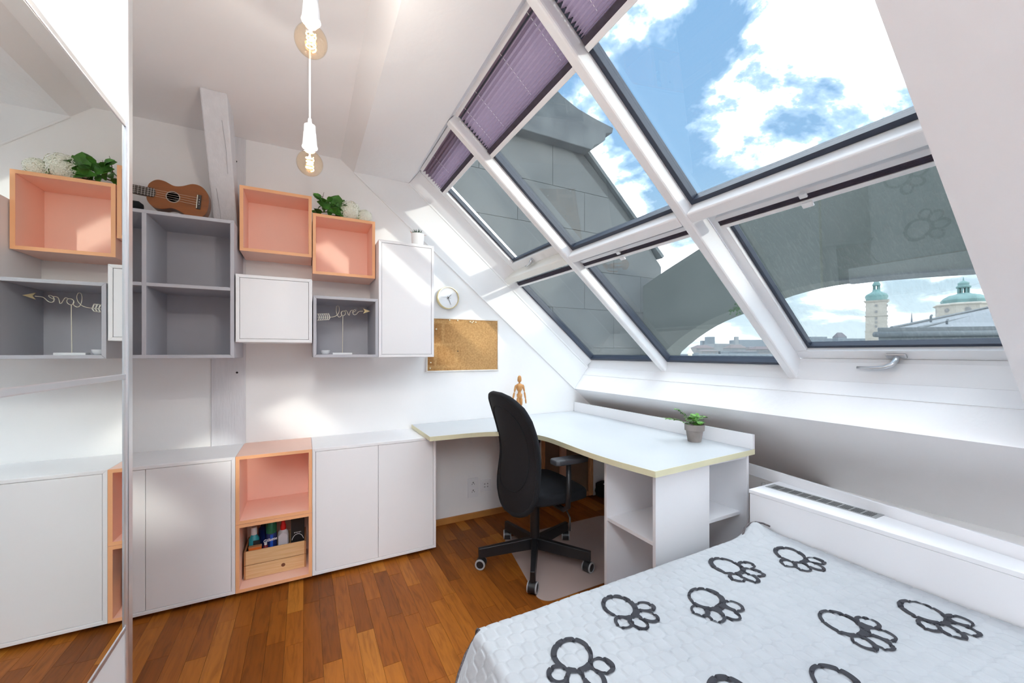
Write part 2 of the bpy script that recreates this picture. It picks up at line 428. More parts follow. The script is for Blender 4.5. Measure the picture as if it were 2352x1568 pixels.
w3 = struct('fill_rooflight', MB().box(RX0, RX1, RY0, RY0 + .05, CEILZ + .10, CEILZ + .19).box(RX0, RX1, RY1 - .05, RY1, CEILZ + .10, CEILZ + .19).box(RX0, RX0 + .05, RY0, RY1, CEILZ + .10, CEILZ + .19).box(RX1 - .05, RX1, RY0, RY1, CEILZ + .10, CEILZ + .19), PVC, 'unseen flat rooflight added in the ceiling for fill light')
obj('pane', MB().box(RX0 + .05, RX1 - .05, RY0 + .05, RY1 - .05, CEILZ + .14, CEILZ + .144), CLEARG, w3)
C1 = (-.531, CEILZ)
ws = MB()
ws.exz([C1, SO(0, 0), SO(.275, .231), SO(.275, .46), (-.2, 2.95), (-.531, 2.9)], YB, 0)                 # head of the recess with flat soffit
ws.exz([SO(2.328, 0), SO(2.323, .228), SO(2.40, .228), SO(2.40, .335), SO(3.4, .335), SO(3.4, 0)], YB, 0)   # sill and slope under the windows
sbox(ws, 0.0, 2.40, B2A, YE, 0, .46)
sbox(ws, 0.0, 1.31, B2B, B2A, 0, .46)
sbox(ws, 0.0, 2.40, YB, B2B, 0, .46)
wall_slope = struct('wall_slope', ws, SLOPE, 'white sloping attic wall with the skylight recess')
struct('wall_eaves_bounce_shelf', MB().box(1.86, 1.98, YB, 0, -.05, .56).box(1.43, 1.86, YB, -1.66, .44, .50), PLASTER)  # second box: hidden white shelf added to bounce light onto the slope
# smooth lining of the recess on the gable wall, with a bead along the slope
lin = MB().prism([P(0, 0, .004), P(2.326, 0, .004), P(2.322, 0, .228), P(.275, 0, .228)], [P(0, -.005, .004), P(2.326, -.005, .004), P(2.322, -.005, .228), P(.275, -.005, .228)])
struct('trim_1', lin, LINING, 'smooth white lining of the skylight recess')
struct('trim_2', sbox(MB(), 0, 2.33, -.009, 0, -.006, .006), LINING, 'white bead along the sloping edge', bevel=.003)
struct('trim_3', sbox(MB(), .28, 2.32, -.011, 0, .222, .236), LINING, 'thin white step beside the window frame', bevel=.003)
struct('trim_4', MB().prism([P(2.3245, YE, .15), P(2.3245, 0, .15), P(2.3245, 0, .156), P(2.3245, YE, .156)], [P(2.322, YE, .15), P(2.322, 0, .15), P(2.322, 0, .156), P(2.322, YE, .156)]), LINING)
# pilaster
struct('trim_5', MB().box(-1.207, -1.043, -.012, 0, 0, CEILZ), BEAMW, 'flat painted timber post set in the gable wall', bevel=.003)
pil = bpy.data.objects['trim_5']
for px_, pz_ in ((-1.085, 1.135), (-1.09, 2.36)):
    obj('bolt_hole', MB().lathe([(.006, -.0125), (.006, -.0135)], (px_, 0, pz_), 10, 'y'), DARK, pil)
struct('baseboard_back', MB().box(.0, 1.8, -.014, 0, 0, .045), BASEB, 'low oak baseboard under the desk', bevel=.003)

# timber brace leaning from the gable wall up to the ceiling
bt = thing('timber_brace', 'white painted timber brace leaning from the gable wall up to the ceiling', 'beam', (-1.12, -.02, 1.93))
bm_ = MB().prism([(-1.178, -.457, CEILZ), (-1.178, -.262, CEILZ), (-1.178, .0, 1.995), (-1.178, .0, 1.9255), (-1.178, -.098, 1.9255)],
                 [(-1.070, -.457, CEILZ), (-1.070, -.262, CEILZ), (-1.070, .0, 1.995), (-1.070, .0, 1.9255), (-1.070, -.098, 1.9255)])
obj('brace_timber', bm_, BEAMW, bt, bevel=.006)
for k, (f0, dx) in enumerate(((.15, -1.10), (.55, -1.15))):
    a = Vector((dx, -.457 + (.437)*f0 - .002, CEILZ - .705*f0)); b2 = Vector((dx + .006, -.457 + .437*(f0+.3) - .002, CEILZ - .705*(f0+.3)))
    obj('crack', MB().tube([a, (a+b2)/2 + Vector((.004, 0, 0)), b2], .0011, 5), mat('paint_crack', (.42, .42, .45), .9), bt)

# ================================================================== skylight window
def gasket(parent, s0, s1, y0, y1, o0, o1, w=.02):
    m = MB()
    sbox(m, s0, s0 + w, y0, y1, o0, o1); sbox(m, s1 - w, s1, y0, y1, o0, o1)
    sbox(m, s0 + w, s1 - w, y0, y0 + w, o0, o1); sbox(m, s0 + w, s1 - w, y1 - w, y1, o0, o1)
    return obj('gasket', m, GASKET, parent, bevel=.002)
def pane(parent, s0, s1, y0, y1, o, m=None):
    return obj('pane', sbox(MB(), s0, s1, y0, y1, o, o + .004), m or GLASS, parent)
def bay(name, label, ya, yb):
    """three columns, two rows between ya (far) and yb (near)"""
    w = struct(name, sbox(MB(), .277, .30, yb, ya, .36, .42), PVC, label)
    m1 = (ya - .810, ya - .858); m2 = (ya - 1.637, ya - 1.684)
    for a, b in (m1, m2):
        obj('mullion', sbox(MB(), .277, 2.36, b, a, .230, .334), PVC, w, bevel=.012, seg=3)
    for (a, b) in ((ya, m1[0]), (m1[1], m2[0]), (m2[1], yb)):
        obj('transom', sbox(MB(), 1.238, 1.290, b, a, .232, .334), PVC if a != ya else PVCOLD, w, bevel=.008, seg=3)
    obj('bottom_rail', MB().prism([P(2.3225, yb, .2285), P(2.287, yb, .31), P(2.287, yb, .333), P(2.40, yb, .333), P(2.40, yb, .2285)],
                                  [P(2.3225, ya, .2285), P(2.287, ya, .31), P(2.287, ya, .333), P(2.40, ya, .333), P(2.40, ya, .2285)]), PVC, w)
    obj('jamb', MB().prism([P(1.29, ya, .229), P(1.29, ya - .035, .285), P(1.29, ya - .035, .334), P(1.29, ya, .334)], [P(2.30, ya, .229), P(2.30, ya - .035, .285), P(2.30, ya - .035, .334), P(2.30, ya, .334)]), PVC, w)
    obj('jamb', MB().prism([P(.277, ya, .229), P(.277, ya - .082, .312), P(.277, ya - .082, .42), P(.277, ya, .42)], [P(1.238, ya, .229), P(1.238, ya - .082, .312), P(1.238, ya - .082, .42), P(1.238, ya, .42)]), PVC, w)
    obj('jamb', sbox(MB(), .277, 2.30, yb, yb + .035, .235, .334), PVC, w)
    obj('sash_stop', sbox(MB(), 2.2925, 2.40, yb, m2[1], .30, .39), PVC, w)
    e = .001
    for (s0, s1, a, b) in ((.30, 1.237, m1[1], m2[0]), (.30, 1.237, m2[1], yb + .035), (1.291, 2.288, ya - .035, m1[0]), (1.291, 2.288, m1[1], m2[0])):
        pf = pane(w, s0, s1, b + e, a - e, .312)
        gasket(pf, s0, s1, b + e, a - e, .288, .330)
    def sash(s0, s1, a, b, o0, wd, wb_, m_, gl):
        mm = MB()
        sbox(mm, s0, s0 + wd, b, a, o0, o0 + .047); sbox(mm, s1 - wb_, s1, b, a, o0, o0 + .047)
        sbox(mm, s0 + wd, s1 - wb_, a - wd, a, o0, o0 + .047); sbox(mm, s0 + wd, s1 - wb_, b, b + wd, o0, o0 + .047)
        so = obj('sash', mm, m_, w, bevel=.005)
        pane(so, s0 + wd, s1 - wb_, b + wd, a - wd, o0 + .040, gl)
        gasket(so, s0 + wd, s1 - wb_, b + wd, a - wd, o0 + .020, o0 + .048, .016)
        return so
    s1_ = sash(.285, 1.236, ya - .084, m1[0], .312, .06, .062, PVC, GLASS)
    s2_ = sash(1.275, 2.292, m2[1] + .012, yb + .002, .335, .054, .060, PVC, GLASSD)
    return w, s1_, s2_
win, sashA, sashB = bay('window_1', 'large white framed roof skylight of six panes', 0.0, YE)
w2 = struct('added_skylight_row', sbox(MB(), 1.311, 1.36, B2B, B2A, .235, .42), PVC, 'unseen low row of skylights added along the slope for light')
obj('bottom_rail', sbox(MB(), 2.27, 2.322, B2B, B2A, .235, .42), PVC, w2)
ncol = 4; cw = (B2A - B2B) / ncol
for i in range(ncol):
    a, b = B2A - i*cw, B2A - (i+1)*cw
    pane(w2, 1.36, 2.27, b + .02, a - .02, .312)
    obj('mullion', sbox(MB(), 1.36, 2.27, b - .02 if i < ncol-1 else b, b + .02, .235, .42), PVC, w2)
obj('mullion', sbox(MB(), 1.36, 2.27, B2A - .02, B2A, .235, .42), PVC, w2)
# handle on the near lower sash
hy, hs = -2.058, 2.262
hp = MB().prism([P(hs-.014, hy-.035, .336), P(hs+.014, hy-.035, .336), P(hs+.014, hy+.035, .336), P(hs-.014, hy+.035, .336)], [P(hs-.012, hy-.033, .326), P(hs+.012, hy-.033, .326), P(hs+.012, hy+.033, .326), P(hs-.012, hy+.033, .326)])
obj('handle_plate', hp, CHROME, sashB, bevel=.009, seg=3)
obj('handle', MB().tube([P(hs, hy-.004, .33), P(hs, hy-.002, .305), P(hs+.004, hy+.006, .286), P(hs+.010, hy+.03, .275), P(hs+.012, hy+.07, .272), P(hs+.012, hy+.125, .274)], [.0105, .0105, .0105, .0085, .0075, .006], 10), CHROME, sashB, smooth=True)
kb = -.40; ks = 1.206
obj('handle', MB().tube([P(ks, kb, .314), P(ks, kb, .292), P(ks+.004, kb+.004, .284), P(ks+.012, kb+.045, .28), P(ks+.012, kb+.075, .28)], [.012, .011, .010, .007, .006], 10), CHROME, sashA, smooth=True)
obj('handle_plate', MB().tube([P(ks, kb, .312), P(ks, kb, .304)], [.019, .017], 14), CHROME, sashA)

# ------------------------------------------------------------------ pleated blinds
def blind(label, ya, yb, s0, s1, o, group='purple pleated skylight blinds', toprail=True, cords=()):
    t = thing('pleated_blind', label, 'blind', P(s1, (ya+yb)/2, o), 0, group)
    if toprail: obj('top_rail', sbox(MB(), s0 - .022, s0, yb, ya, o - .012, o + .010), PVC, t, bevel=.002)
    n = max(2, int((s1 - s0 - .05) / .0145)); mb = MB(); rows = []
    f1 = s1 - .036
    for i in range(2*n + 1):
        f = i / (2*n); s = s0 + (f1 - s0) * (1 - (1-f)**1.35)
        oo = o + (.0085 if i % 2 else -.0085)
        yy = .006 if i % 2 else 0.0
        rows.append((P(s, ya - .004 - yy, oo), P(s, yb + .004 + yy, oo)))
    for i in range(2*n): mb.add([rows[i][0], rows[i][1], rows[i+1][1], rows[i+1][0]], [(0, 1, 2, 3)])
    obj('pleated_fabric', mb, BLIND, t, fix=False)
    obj('stack', sbox(MB(), f1, s1 - .014, yb + .003, ya - .003, o - .009, o + .009), BLINDDK, t)
    obj('bottom_rail', sbox(MB(), s1 - .014, s1 + .008, yb, ya, o - .012, o + .012), PVC, t, bevel=.002)
    for cy in cords:
        for i in range(n - 2):
            a, b = rows[2*i][0], rows[2*i+2][0]
            a = Vector((a[0], cy, a[2])); b = Vector((b[0], cy, b[2])); dn = Vector((-sn, 0, -cs)) * .0012
            if i % 2 == 0 or True:
                m_ = a.lerp(b, .55)
                obj('cord', MB().tube([a + dn, m_ + dn], .0010, 5), PVC, t)
    return t
blind('purple pleated blind half drawn in the far upper pane by the gable wall', -.150, -.800, .300, .492, .300, cords=(-.40,))
blind('wide purple pleated blind half drawn in the middle upper skylight pane', -.866, -1.630, .300, .548, .285, cords=(-.96, -1.10, -1.36, -1.58))
blind('purple pleated blind half drawn in the near upper pane beside open sky', -1.692, -2.420, .300, .532, .285, cords=(-1.80, -2.3))
def folded(label, ya, yb, s, o, top=True):
    t = thing('pleated_blind', label, 'blind', P(s, (ya+yb)/2, o), 0, 'folded skylight blinds')
    if top: obj('top_rail', sbox(MB(), s - .022, s - .001, yb, ya, o - .012, o + .012), PVC, t, bevel=.002)
    for i in range(4):
        a = s + .0055 * i
        obj('fold', MB().prism([P(a, yb+.002, o - .009), P(a + .0026, yb+.002, o - .011), P(a + .0052, yb+.002, o - .009), P(a + .0052, yb+.002, o + .011), P(a, yb+.002, o + .011)],
                               [P(a, ya-.002, o - .009), P(a + .0026, ya-.002, o - .011), P(a + .0052, ya-.002, o - .009), P(a + .0052, ya-.002, o + .011), P(a, ya-.002, o + .011)]), BLINDDK, t)
    obj('bottom_rail', sbox(MB(), s + .022, s + .038, yb, ya, o - .012, o + .012), PVC, t, bevel=.002)
    return t
f_ = folded('folded purple blind under the transom of the far lower pane', -.045, -.803, 1.330, .285, top=False)
f2 = folded('folded purple blind under the transom of the middle lower pane', -.866, -1.630, 1.336, .285)
f3 = folded('folded purple blind above the opening sash with the lever handle', -1.735, -2.420, 1.354, .305)
for f, y_ in ((f2, -1.19), (f3, -2.06)):
    s_ = 1.335 if f is f2 else 1.352
    o_ = .268 if f is f2 else .288
    obj('pull_tab', sbox(MB(), s_ - .012, s_ + .006, y_ - .012, y_ + .012, o_ - .010, o_ - .002), PVC, f, bevel=.002)
    obj('pull_tab', sbox(MB(), s_ + .026, s_ + .046, y_ - .017, y_ + .017, o_ - .010, o_ - .002), PVC, f, bevel=.002)

# ================================================================== cube furniture
def mitre(t, x0, x1, z0, z1, yf, yb, th, m, bev=.0012, edge=None):
    a = [(x0, z0), (x1, z0), (x1, z1), (x0, z1)]; b = [(x0+th, z0+th), (x1-th, z0+th), (x1-th, z1-th), (x0+th, z1-th)]
    nm = ('bottom_panel', 'side_panel', 'top_panel', 'side_panel')
    for i in range(4):
        j = (i+1) % 4
        pn = obj(nm[i], MB().exz([a[i], a[j], b[j], b[i]], yf, yb), m, t, bevel=bev, seg=1)
        if edge is not None: obj('front_edge', MB().exz([a[i], a[j], b[j], b[i]], yf - .0012, yf + .0004), edge, pn)
def cube(name, label, cat, x0, x1, z0, z1, depth, m, doors=0, group=None, th=.0165, yback=0.0, shelf=None, div=None, feet=False):
    yf = yback - depth
    t = thing(name, label, cat, ((x0+x1)/2, yback - depth/2, z0), 0, group)
    g = .0006
    mitre(t, x0+g, x1-g, z0+g, z1-g, yf, yback - .002, th, m, edge=ORANGE_E if m is ORANGE else None)
    obj('back_panel', MB().box(x0+th, x1-th, yback - .030, yback - .024, z0+th, z1-th), m, t)
    if div is not None: obj('divider', MB().box(div - th/2, div + th/2, yf + .001, yback - .03, z0+th, z1-th), m, t, bevel=.001, seg=1)
    if shelf is not None:
        if div is None: obj('shelf', MB().box(x0+th, x1-th, yf + .001, yback - .03, shelf - th/2, shelf + th/2), m, t, bevel=.001, seg=1)
        else:
            obj('shelf', MB().box(x0+th, div-th/2, yf + .0012, yback - .03, shelf - th/2, shelf + th/2), m, t, bevel=.001, seg=1)
            obj('shelf', MB().box(div+th/2, x1-th, yf + .0012, yback - .03, shelf - th/2, shelf + th/2), m, t, bevel=.001, seg=1)
    if doors:
        wd = (x1 - x0 - 2*th) / doors
        for i in range(doors):
            a = x0 + th + i*wd + .0022; b = x0 + th + (i+1)*wd - .0022
            if doors == 2: a, b = (a, b + .0012) if i == 0 else (a - .0012, b)
            obj('door', MB().box(a, b, yf + .0015, yf + .0165, z0+th+.0022, z1-th-.0022), m, t, bevel=.0012, seg=1)
        obj('shadow_gap', MB().box(x0+th, x1-th, yf + .0185, yf + .020, z0+th, z1-th), DARK, t)
    if feet:
        for fx in (x0 + .05, x1 - .05):
            for fy in (yf + .05, yback - .05):
                obj('foot', MB().lathe([(.018, 0), (.018, z0 + .0005)], (fx, fy, 0), 12), DARK, t)
    return t
ZG, ZW, ZA, ZB = 1.223, 1.3044, 1.7955, 1.7033
cube('low_cabinet', 'white two-door floor cabinet beside the orange cubes, half hidden by the mirror', 'cabinet', -1.75, -1.05, .02, .72, .35, WHITE, 2, 'white floor cabinets', feet=True)
cube('low_cabinet', 'white two-door floor cabinet whose top carries the end of the desk', 'cabinet', -.70, 0.0, .02, .72, .35, WHITE, 2, 'white floor cabinets', feet=True)
cube('cube_shelf', 'orange open cube on the floor holding the pine crate', 'shelf', -1.05, -.70, .02, .37, .35, ORANGE, 0, 'orange cubes', feet=True)
cube('cube_shelf', 'empty orange open cube stacked on the crate cube between white cabinets', 'shelf', -1.05, -.70, .3705, .72, .35, ORANGE, 0, 'orange cubes')
cube('wall_shelf', 'large grey four-compartment wall shelf with the ukulele on top', 'shelf', -1.75, -1.055, ZG, ZG + .70, .35, GREY, 0, None, shelf=ZG + .35, div=-1.405)
cube('wall_cabinet', 'small square white wall cabinet with a door below an orange cube', 'cabinet', -1.05, -.70, ZW, ZW + .35, .35, WHITE, 1)
cube('wall_cube', 'higher orange wall cube standing empty above the white door', 'shelf', -1.045, -.70, ZA, ZA + .35, .25, ORANGE, 0, 'orange wall cubes')
cube('wall_cube', 'lower orange wall cube with the flowers lying on top', 'shelf', -.6965, -.353, ZB, ZB + .35, .25, ORANGE, 0, 'orange wall cubes')
cube('wall_cube', 'small grey wall cube holding the love arrow ornament', 'shelf', -.696, -.350, ZG, ZG + .345, .35, GREY, 0)
cube('wall_cabinet', 'tall narrow white wall cabinet with the succulent on top', 'cabinet', -.3488, -.013, ZG, ZG + .70, .35, WHITE, 1)

# ================================================================== mirrored wardrobe
XM = -1.115; YD = -1.513
wt = thing('wardrobe', 'tall white wardrobe with a mirrored door in a silver frame', 'wardrobe', (XM - .3, -2.2, 0))
wm = mat('wardrobe_white', (.80, .80, .805), .4)
obj('body', MB().box(XL + .02, XM - .026, -2.88, YD - .004, 0, 2.42), wm, wt)
for k, (ya, yb) in enumerate(((YD, -2.87),)):
    d = obj('door', MB().box(XM - .024, XM - .012, yb, ya, .015, 2.41), wm, wt)
    for a, b in ((ya - .031, ya), (yb, yb + .031)):
        obj('stile', MB().box(XM - .024, XM + .006, a, b, .015, 2.41), SILVER, d, bevel=.004)
    for z in (.592, 1.188, 1.784):
        obj('rail', MB().box(XM - .012, XM + .002, yb + .031, ya - .031, z, z + .013), SILVER, d, bevel=.002)
    for z0, z1 in ((.605, 1.188), (1.201, 1.784)):
        obj('mirror_panel', MB().box(XM - .012, XM, yb + .031, ya - .031, z0, z1), MIRROR, d)
    for z0, z1 in ((.02, .592), (1.797, 2.405)):
        obj('white_panel', MB().box(XM - .012, XM, yb + .031, ya - .031, z0, z1), wm, d)

# ================================================================== corner desk
DZ0, DZ1 = .7205, .747
def bez(p0, p1, p2, p3, n):
    return [tuple((1-t)**3*a + 3*(1-t)**2*t*b + 3*(1-t)*t*t*c + t**3*d for a, b, c, d in zip(p0, p1, p2, p3)) for t in [i/n for i in range(n+1)]]
curve = [(-.072, -.465)] + bez((.08, -.470), (.37, -.462), (.548, -.60), (.548, -.86), 16) + bez((.546, -.95), (.538, -1.12), (.53, -1.22), (.552, -1.42), 8)[1:] + [(.580, -1.588)]
desk_out = [(-.070, -.004)] + curve + [(1.345, -1.548), (1.345, -.004)]
dt = thing('corner_desk', 'white L-shaped corner desk top with a curved cream front edge', 'desk', (.6, -.6, DZ0))
obj('desk_top', MB().exy(desk_out, DZ0, DZ1), WHITE2, dt, fix=True)
band = [(-.070, -.004)] + curve + [(1.345, -1.548)]
eb = MB()
for a, b in zip(band[:-1], band[1:]):
    va, vb = Vector((*a, 0)), Vector((*b, 0)); nrm = Vector(((vb-va).y, -(vb-va).x, 0)).normalized() * -.0016
    if nrm.dot(Vector((.9, -.3, 0)) - (va+vb)/2) > 0: nrm = -nrm
    eb.prism([a + (DZ0 - .0002,), b + (DZ0 - .0002,), tuple((vb + nrm)[:2]) + (DZ0 - .0002,), tuple((va + nrm)[:2]) + (DZ0 - .0002,)],
             [a + (DZ1 + .0003,), b + (DZ1 + .0003,), tuple((vb + nrm)[:2]) + (DZ1 + .0003,), tuple((va + nrm)[:2]) + (DZ1 + .0003,)])
obj('edge_band', eb, CREAM, dt)
obj('rear_ledge', MB().box(1.328, 1.346, -1.5485, -.004, DZ1, .824), WHITE, dt, bevel=.0015)
# shelf units carrying the desk
def board(t, nm, *b, m=None): return obj(nm, MB().box(*b), m or WHITE, t, bevel=.001, seg=1)
ZT = DZ0 - .0005; q = .018
ua = thing('open_shelf_unit', 'white open shelf unit under the desk facing the office chair', 'shelf', (.81, -1.37, 0), 0, 'shelf units under the desk')
board(ua, 'side_panel', .635, .984, -1.540, -1.540+q, 0, ZT); board(ua, 'side_panel', .635, .984, -1.200-q, -1.200, 0, ZT)
board(ua, 'back_panel', .984-q, .984, -1.540+q, -1.200-q, 0, ZT); board(ua, 'shelf', .640, .984-q, -1.540+q, -1.200-q, .388, .406)
board(ua, 'top_panel', .637, .984-q, -1.540+q, -1.200-q, ZT-q, ZT); board(ua, 'bottom_panel', .637, .984-q, -1.540+q, -1.200-q, .03, .03+q)
ub = thing('open_shelf_unit', 'white open shelf unit under the desk corner facing the bed', 'shelf', (1.15, -1.37, 0), 0, 'shelf units under the desk')
board(ub, 'side_panel', .9845, .9845+q, -1.536, -1.200, 0, ZT); board(ub, 'side_panel', 1.316-q, 1.316, -1.536, -1.200, 0, ZT)
board(ub, 'back_panel', .9845+q, 1.316-q, -1.200-q, -1.200, 0, ZT); board(ub, 'shelf', .9845+q, 1.316-q, -1.500, -1.200-q, .398, .416)
board(ub, 'top_panel', .9845+q, 1.316-q, -1.534, -1.200-q, ZT-q, ZT)

# ================================================================== radiator cover by the bed
BX = 1.160; BZ = .594
rt_ = thing('radiator_cover', 'long white boxed radiator cover with a steel vent along the bed', 'cover', (1.4, -3.4, 0))
obj('front_panel', MB().box(BX, BX + .004, -5.4, -3.05, 0, BZ).box(BX, BX + .018, -3.05, -1.636, 0, BZ - .019), WHITE, rt_, bevel=.001, seg=1)
obj('end_panel', MB().box(BX + .018, 1.405, -1.654, -1.636, 0, BZ - .019), WHITE, rt_)
obj('top_panel', MB().exy([(BX - .002, -1.632), (1.412, -1.632), (1.270, -2.43), (BX + .004, -3.06), (BX - .002, -3.06)], BZ - .018, BZ), WHITE, rt_, bevel=.0015, seg=1)
up_ = [(1.500, -1.13), (1.277, -2.43), (1.168, -3.07)]
obj('rear_upstand', MB().exy([(x, y) for x, y in up_] + [(x + .014, y) for x, y in up_[::-1]], BZ - .018, .637), WHITE, rt_, bevel=.0015, seg=1)
gy0, gy1, gx0, gx1 = -2.075, -1.650, 1.262, 1.338
gr = obj('vent_grille', MB().box(gx0, gx1, gy0, gy1, BZ, BZ + .0015), mat('vent_steel', (.36, .37, .37), .4, metal=.3), rt_)
nsec = 10; sl = (gy1 - gy0 - .03) / nsec
for i in range(nsec):
    y0 = gy0 + .018 + i*sl
    obj('vent_opening', MB().box(gx0 + .011, gx1 - .011, y0, y0 + sl - .008, BZ + .0015, BZ + .0019), mat('vent_dark', (.05, .05, .05), .7), gr)
    vs = MB()
    for k in range(5): vs.box(gx0 + .012, gx1 - .012, y0 + .003 + k*(sl-.014)/4, y0 + .006 + k*(sl-.014)/4, BZ + .0019, BZ + .0026)
    obj('vent_louvres', vs, mat('vent_louvre', (.22, .225, .225), .4, metal=.3), gr)
pipe = tag(obj('heating_pipe', MB().tube([(1.336, -1.60, 0), (1.336, -1.60, .30), (1.336, -1.60, .585)], .012, 10), mat('pipe_grey', (.25, .24, .23), .5), smooth=True), 'grey heating pipe standing between desk and radiator cover', 'pipe')

# ================================================================== bed
bed = thing('bed', 'low bed frame and mattress under the paw print bedspread', 'bed', (.43, -2.7, 0))
obj('base', MB().box(-.20, 1.13, -3.68, -1.74, .0, .22), mat('bed_base', (.5, .5, .5), .8), bed)
obj('mattress', MB().box(-.235, 1.14, -3.70, -1.73, .221, .408), mat('mattress', (.6, .6, .6), .8), bed, bevel=.03, seg=3)
HB = .43
def hexpuff(x, y):
    w, h = .041, .041 * 1.732 * .62
    best = [9, 9]
    # brick-offset lattice gives hexagonal stitching
    j0 = math.floor(y / (h)); res = []
    for j in (j0 - 1, j0, j0 + 1, j0 + 2):
        off = .5 * (j % 2); i0 = round(x / w - off)
        for i in (i0 - 1, i0, i0 + 1):
            cx, cy = (i + off) * w, j * h
            res.append(math.hypot(x - cx, (y - cy) * 1.05))
    res.sort()
    d = (res[1] - res[0])
    return min(1.0, d / .0085) ** .5
def bump_far(x, y):
    return .045 * math.exp(-(((x - 1.075) / .065) ** 2 + ((y + 1.705) / .045) ** 2))
def bed_z(x, y):
    a, b = x * math.cos(.1) - y * math.sin(.1), x * math.sin(.1) + y * math.cos(.1)
    lowf = .006 * noise.noise((x * 2.2, y * 2.2, 0)) + .003 * noise.noise((x * 7, y * 7, 3))
    return HB - .005 + .0062 * hexpuff(a, b) + lowf + bump_far(x, y)
def lprof(a):
    """arc along x: negative a runs down the flared left flap; returns x, drop"""
    if a >= 0: return -.277 + a, 0.0
    L_ = -a; r = .028; tm = .92
    if L_ < r * tm:
        th = L_ / r; return -.277 - r * math.sin(th), r * (1 - math.cos(th))
    rem = L_ - r*tm
    return -.277 - r*math.sin(tm) - rem * .60, r*(1-math.cos(tm)) + rem * .80
def fprof(b):
    if b >= 0: return -1.715 - b, 0.0
    L_ = -b; r = .03
    if L_ < r * 1.4:
        th = L_/r; return -1.715 + r*math.sin(th), r*(1-math.cos(th))
    th = 1.4; return -1.715 + r*math.sin(th) + (L_-r*1.4)*.1, r*(1-math.cos(th)) + (L_-r*1.4)*.97
sp = thing('bedspread', 'grey quilted bedspread printed with large charcoal paw outlines', 'bedspread', (.43, -2.5, .43))
A0, A1, B0, B1, ST = -.25, 1.428, -.22, 1.90, .0042
na, nb = int((A1-A0)/ST), int((B1-B0)/ST)
g = MB()
for i in range(na+1):
    a_ = A0 + (A1-A0)*i/na
    for j in range(nb+1):
        b = B0 + (B1-B0)*j/nb; y, dy = fprof(b); a = a_
        if a < 0:                                   # rounded corner of the flap
            a *= math.sqrt(max(0.0, 1 - (1 - b/.17)**2)) if 0 < b < .17 else (0.0 if b <= 0 else 1.0)
        x, dx = lprof(a)
        z = bed_z(-.277 + a if a < 0 else x, -1.715 - b if b < 0 else y) - max(dx, dy)
        if a < 0: x += .012 * math.sin(b * 19) * min(1, dx / .12)
        g.v.append((x, y, max(.012, z)))
for i in range(na):
    for j in range(nb):
        o0 = i*(nb+1)+j; g.f.append((o0, o0+1, o0+nb+2, o0+nb+1))
obj('quilted_cover', g, SPREAD, sp, smooth=True, fix=True)
edge = []
for j in range(0, nb+1, 3):
    b = B0 + (B1-B0)*j/nb; v = g.v[j]; edge.append(Vector(v) + Vector((-.002, 0, -.001)))
obj('piping', MB().tube([e for e in edge], .0035, 6), PIPING, sp, smooth=True)
edge = [Vector(g.v[i*(nb+1)]) for i in range(0, na+1, 3)]
obj('piping', MB().tube(edge, .0035, 6), PIPING, sp, smooth=True)
cn = [(.985, -1.712, HB - .012), (.995, -1.706, HB + .012), (1.02, -1.700, HB + .033), (1.055, -1.698, HB + .044), (1.095, -1.703, HB + .044), (1.13, -1.716, HB + .036), (1.15, -1.735, HB + .026)]
obj('piping', MB().tube(cn, .004, 6), PIPING, sp, smooth=True)
TA = [(.0815, -60, .0270, .0245), (.0895, -93, .0320, .0245), (.0890, -124, .0315, .0240), (.0810, -154, .0265, .0245)]
def ring(mb, cx, cy, ra, rb, ang, wd, n=40, jit=0.0, ph=0.0):
    o = len(mb.v); ca, sa = math.cos(ang), math.sin(ang)
    M = 5; n = int(n*1.8)
    for k in range(n):
        t = 2*PI*k/n; wob = 1 + jit * math.sin(2*t + ph) + jit * .6 * math.sin(3*t + 1.7*ph)
        ww = wd * (1 + .28 * math.sin(t + ph))
        for q_ in range(M+1):
            f = -ww/2 + ww*q_/M
            ex, ey = (ra*wob + f)*math.cos(t), (rb*wob + f)*math.sin(t)
            x, y = cx + ex*ca - ey*sa, cy + ex*sa + ey*ca
            mb.v.append((x, y, bed_z(x, y) + .0033))
    for k in range(n):
        for q_ in range(M):
            a = o + k*(M+1) + q_; b = o + ((k+1) % n)*(M+1) + q_
            mb.f.append((a, b, b+1, a+1))
def web(mb, pts):
    # small filled patch, fan over a centre
    cx = sum(p[0] for p in pts)/len(pts); cy = sum(p[1] for p in pts)/len(pts)
    o = len(mb.v); mb.v.append((cx, cy, bed_z(cx, cy) + .0034))
    for x, y in pts: mb.v.append((x, y, bed_z(x, y) + .0034))
    n = len(pts)
    for k in range(n): mb.f.append((o, o+1+k, o+1+(k+1) % n))
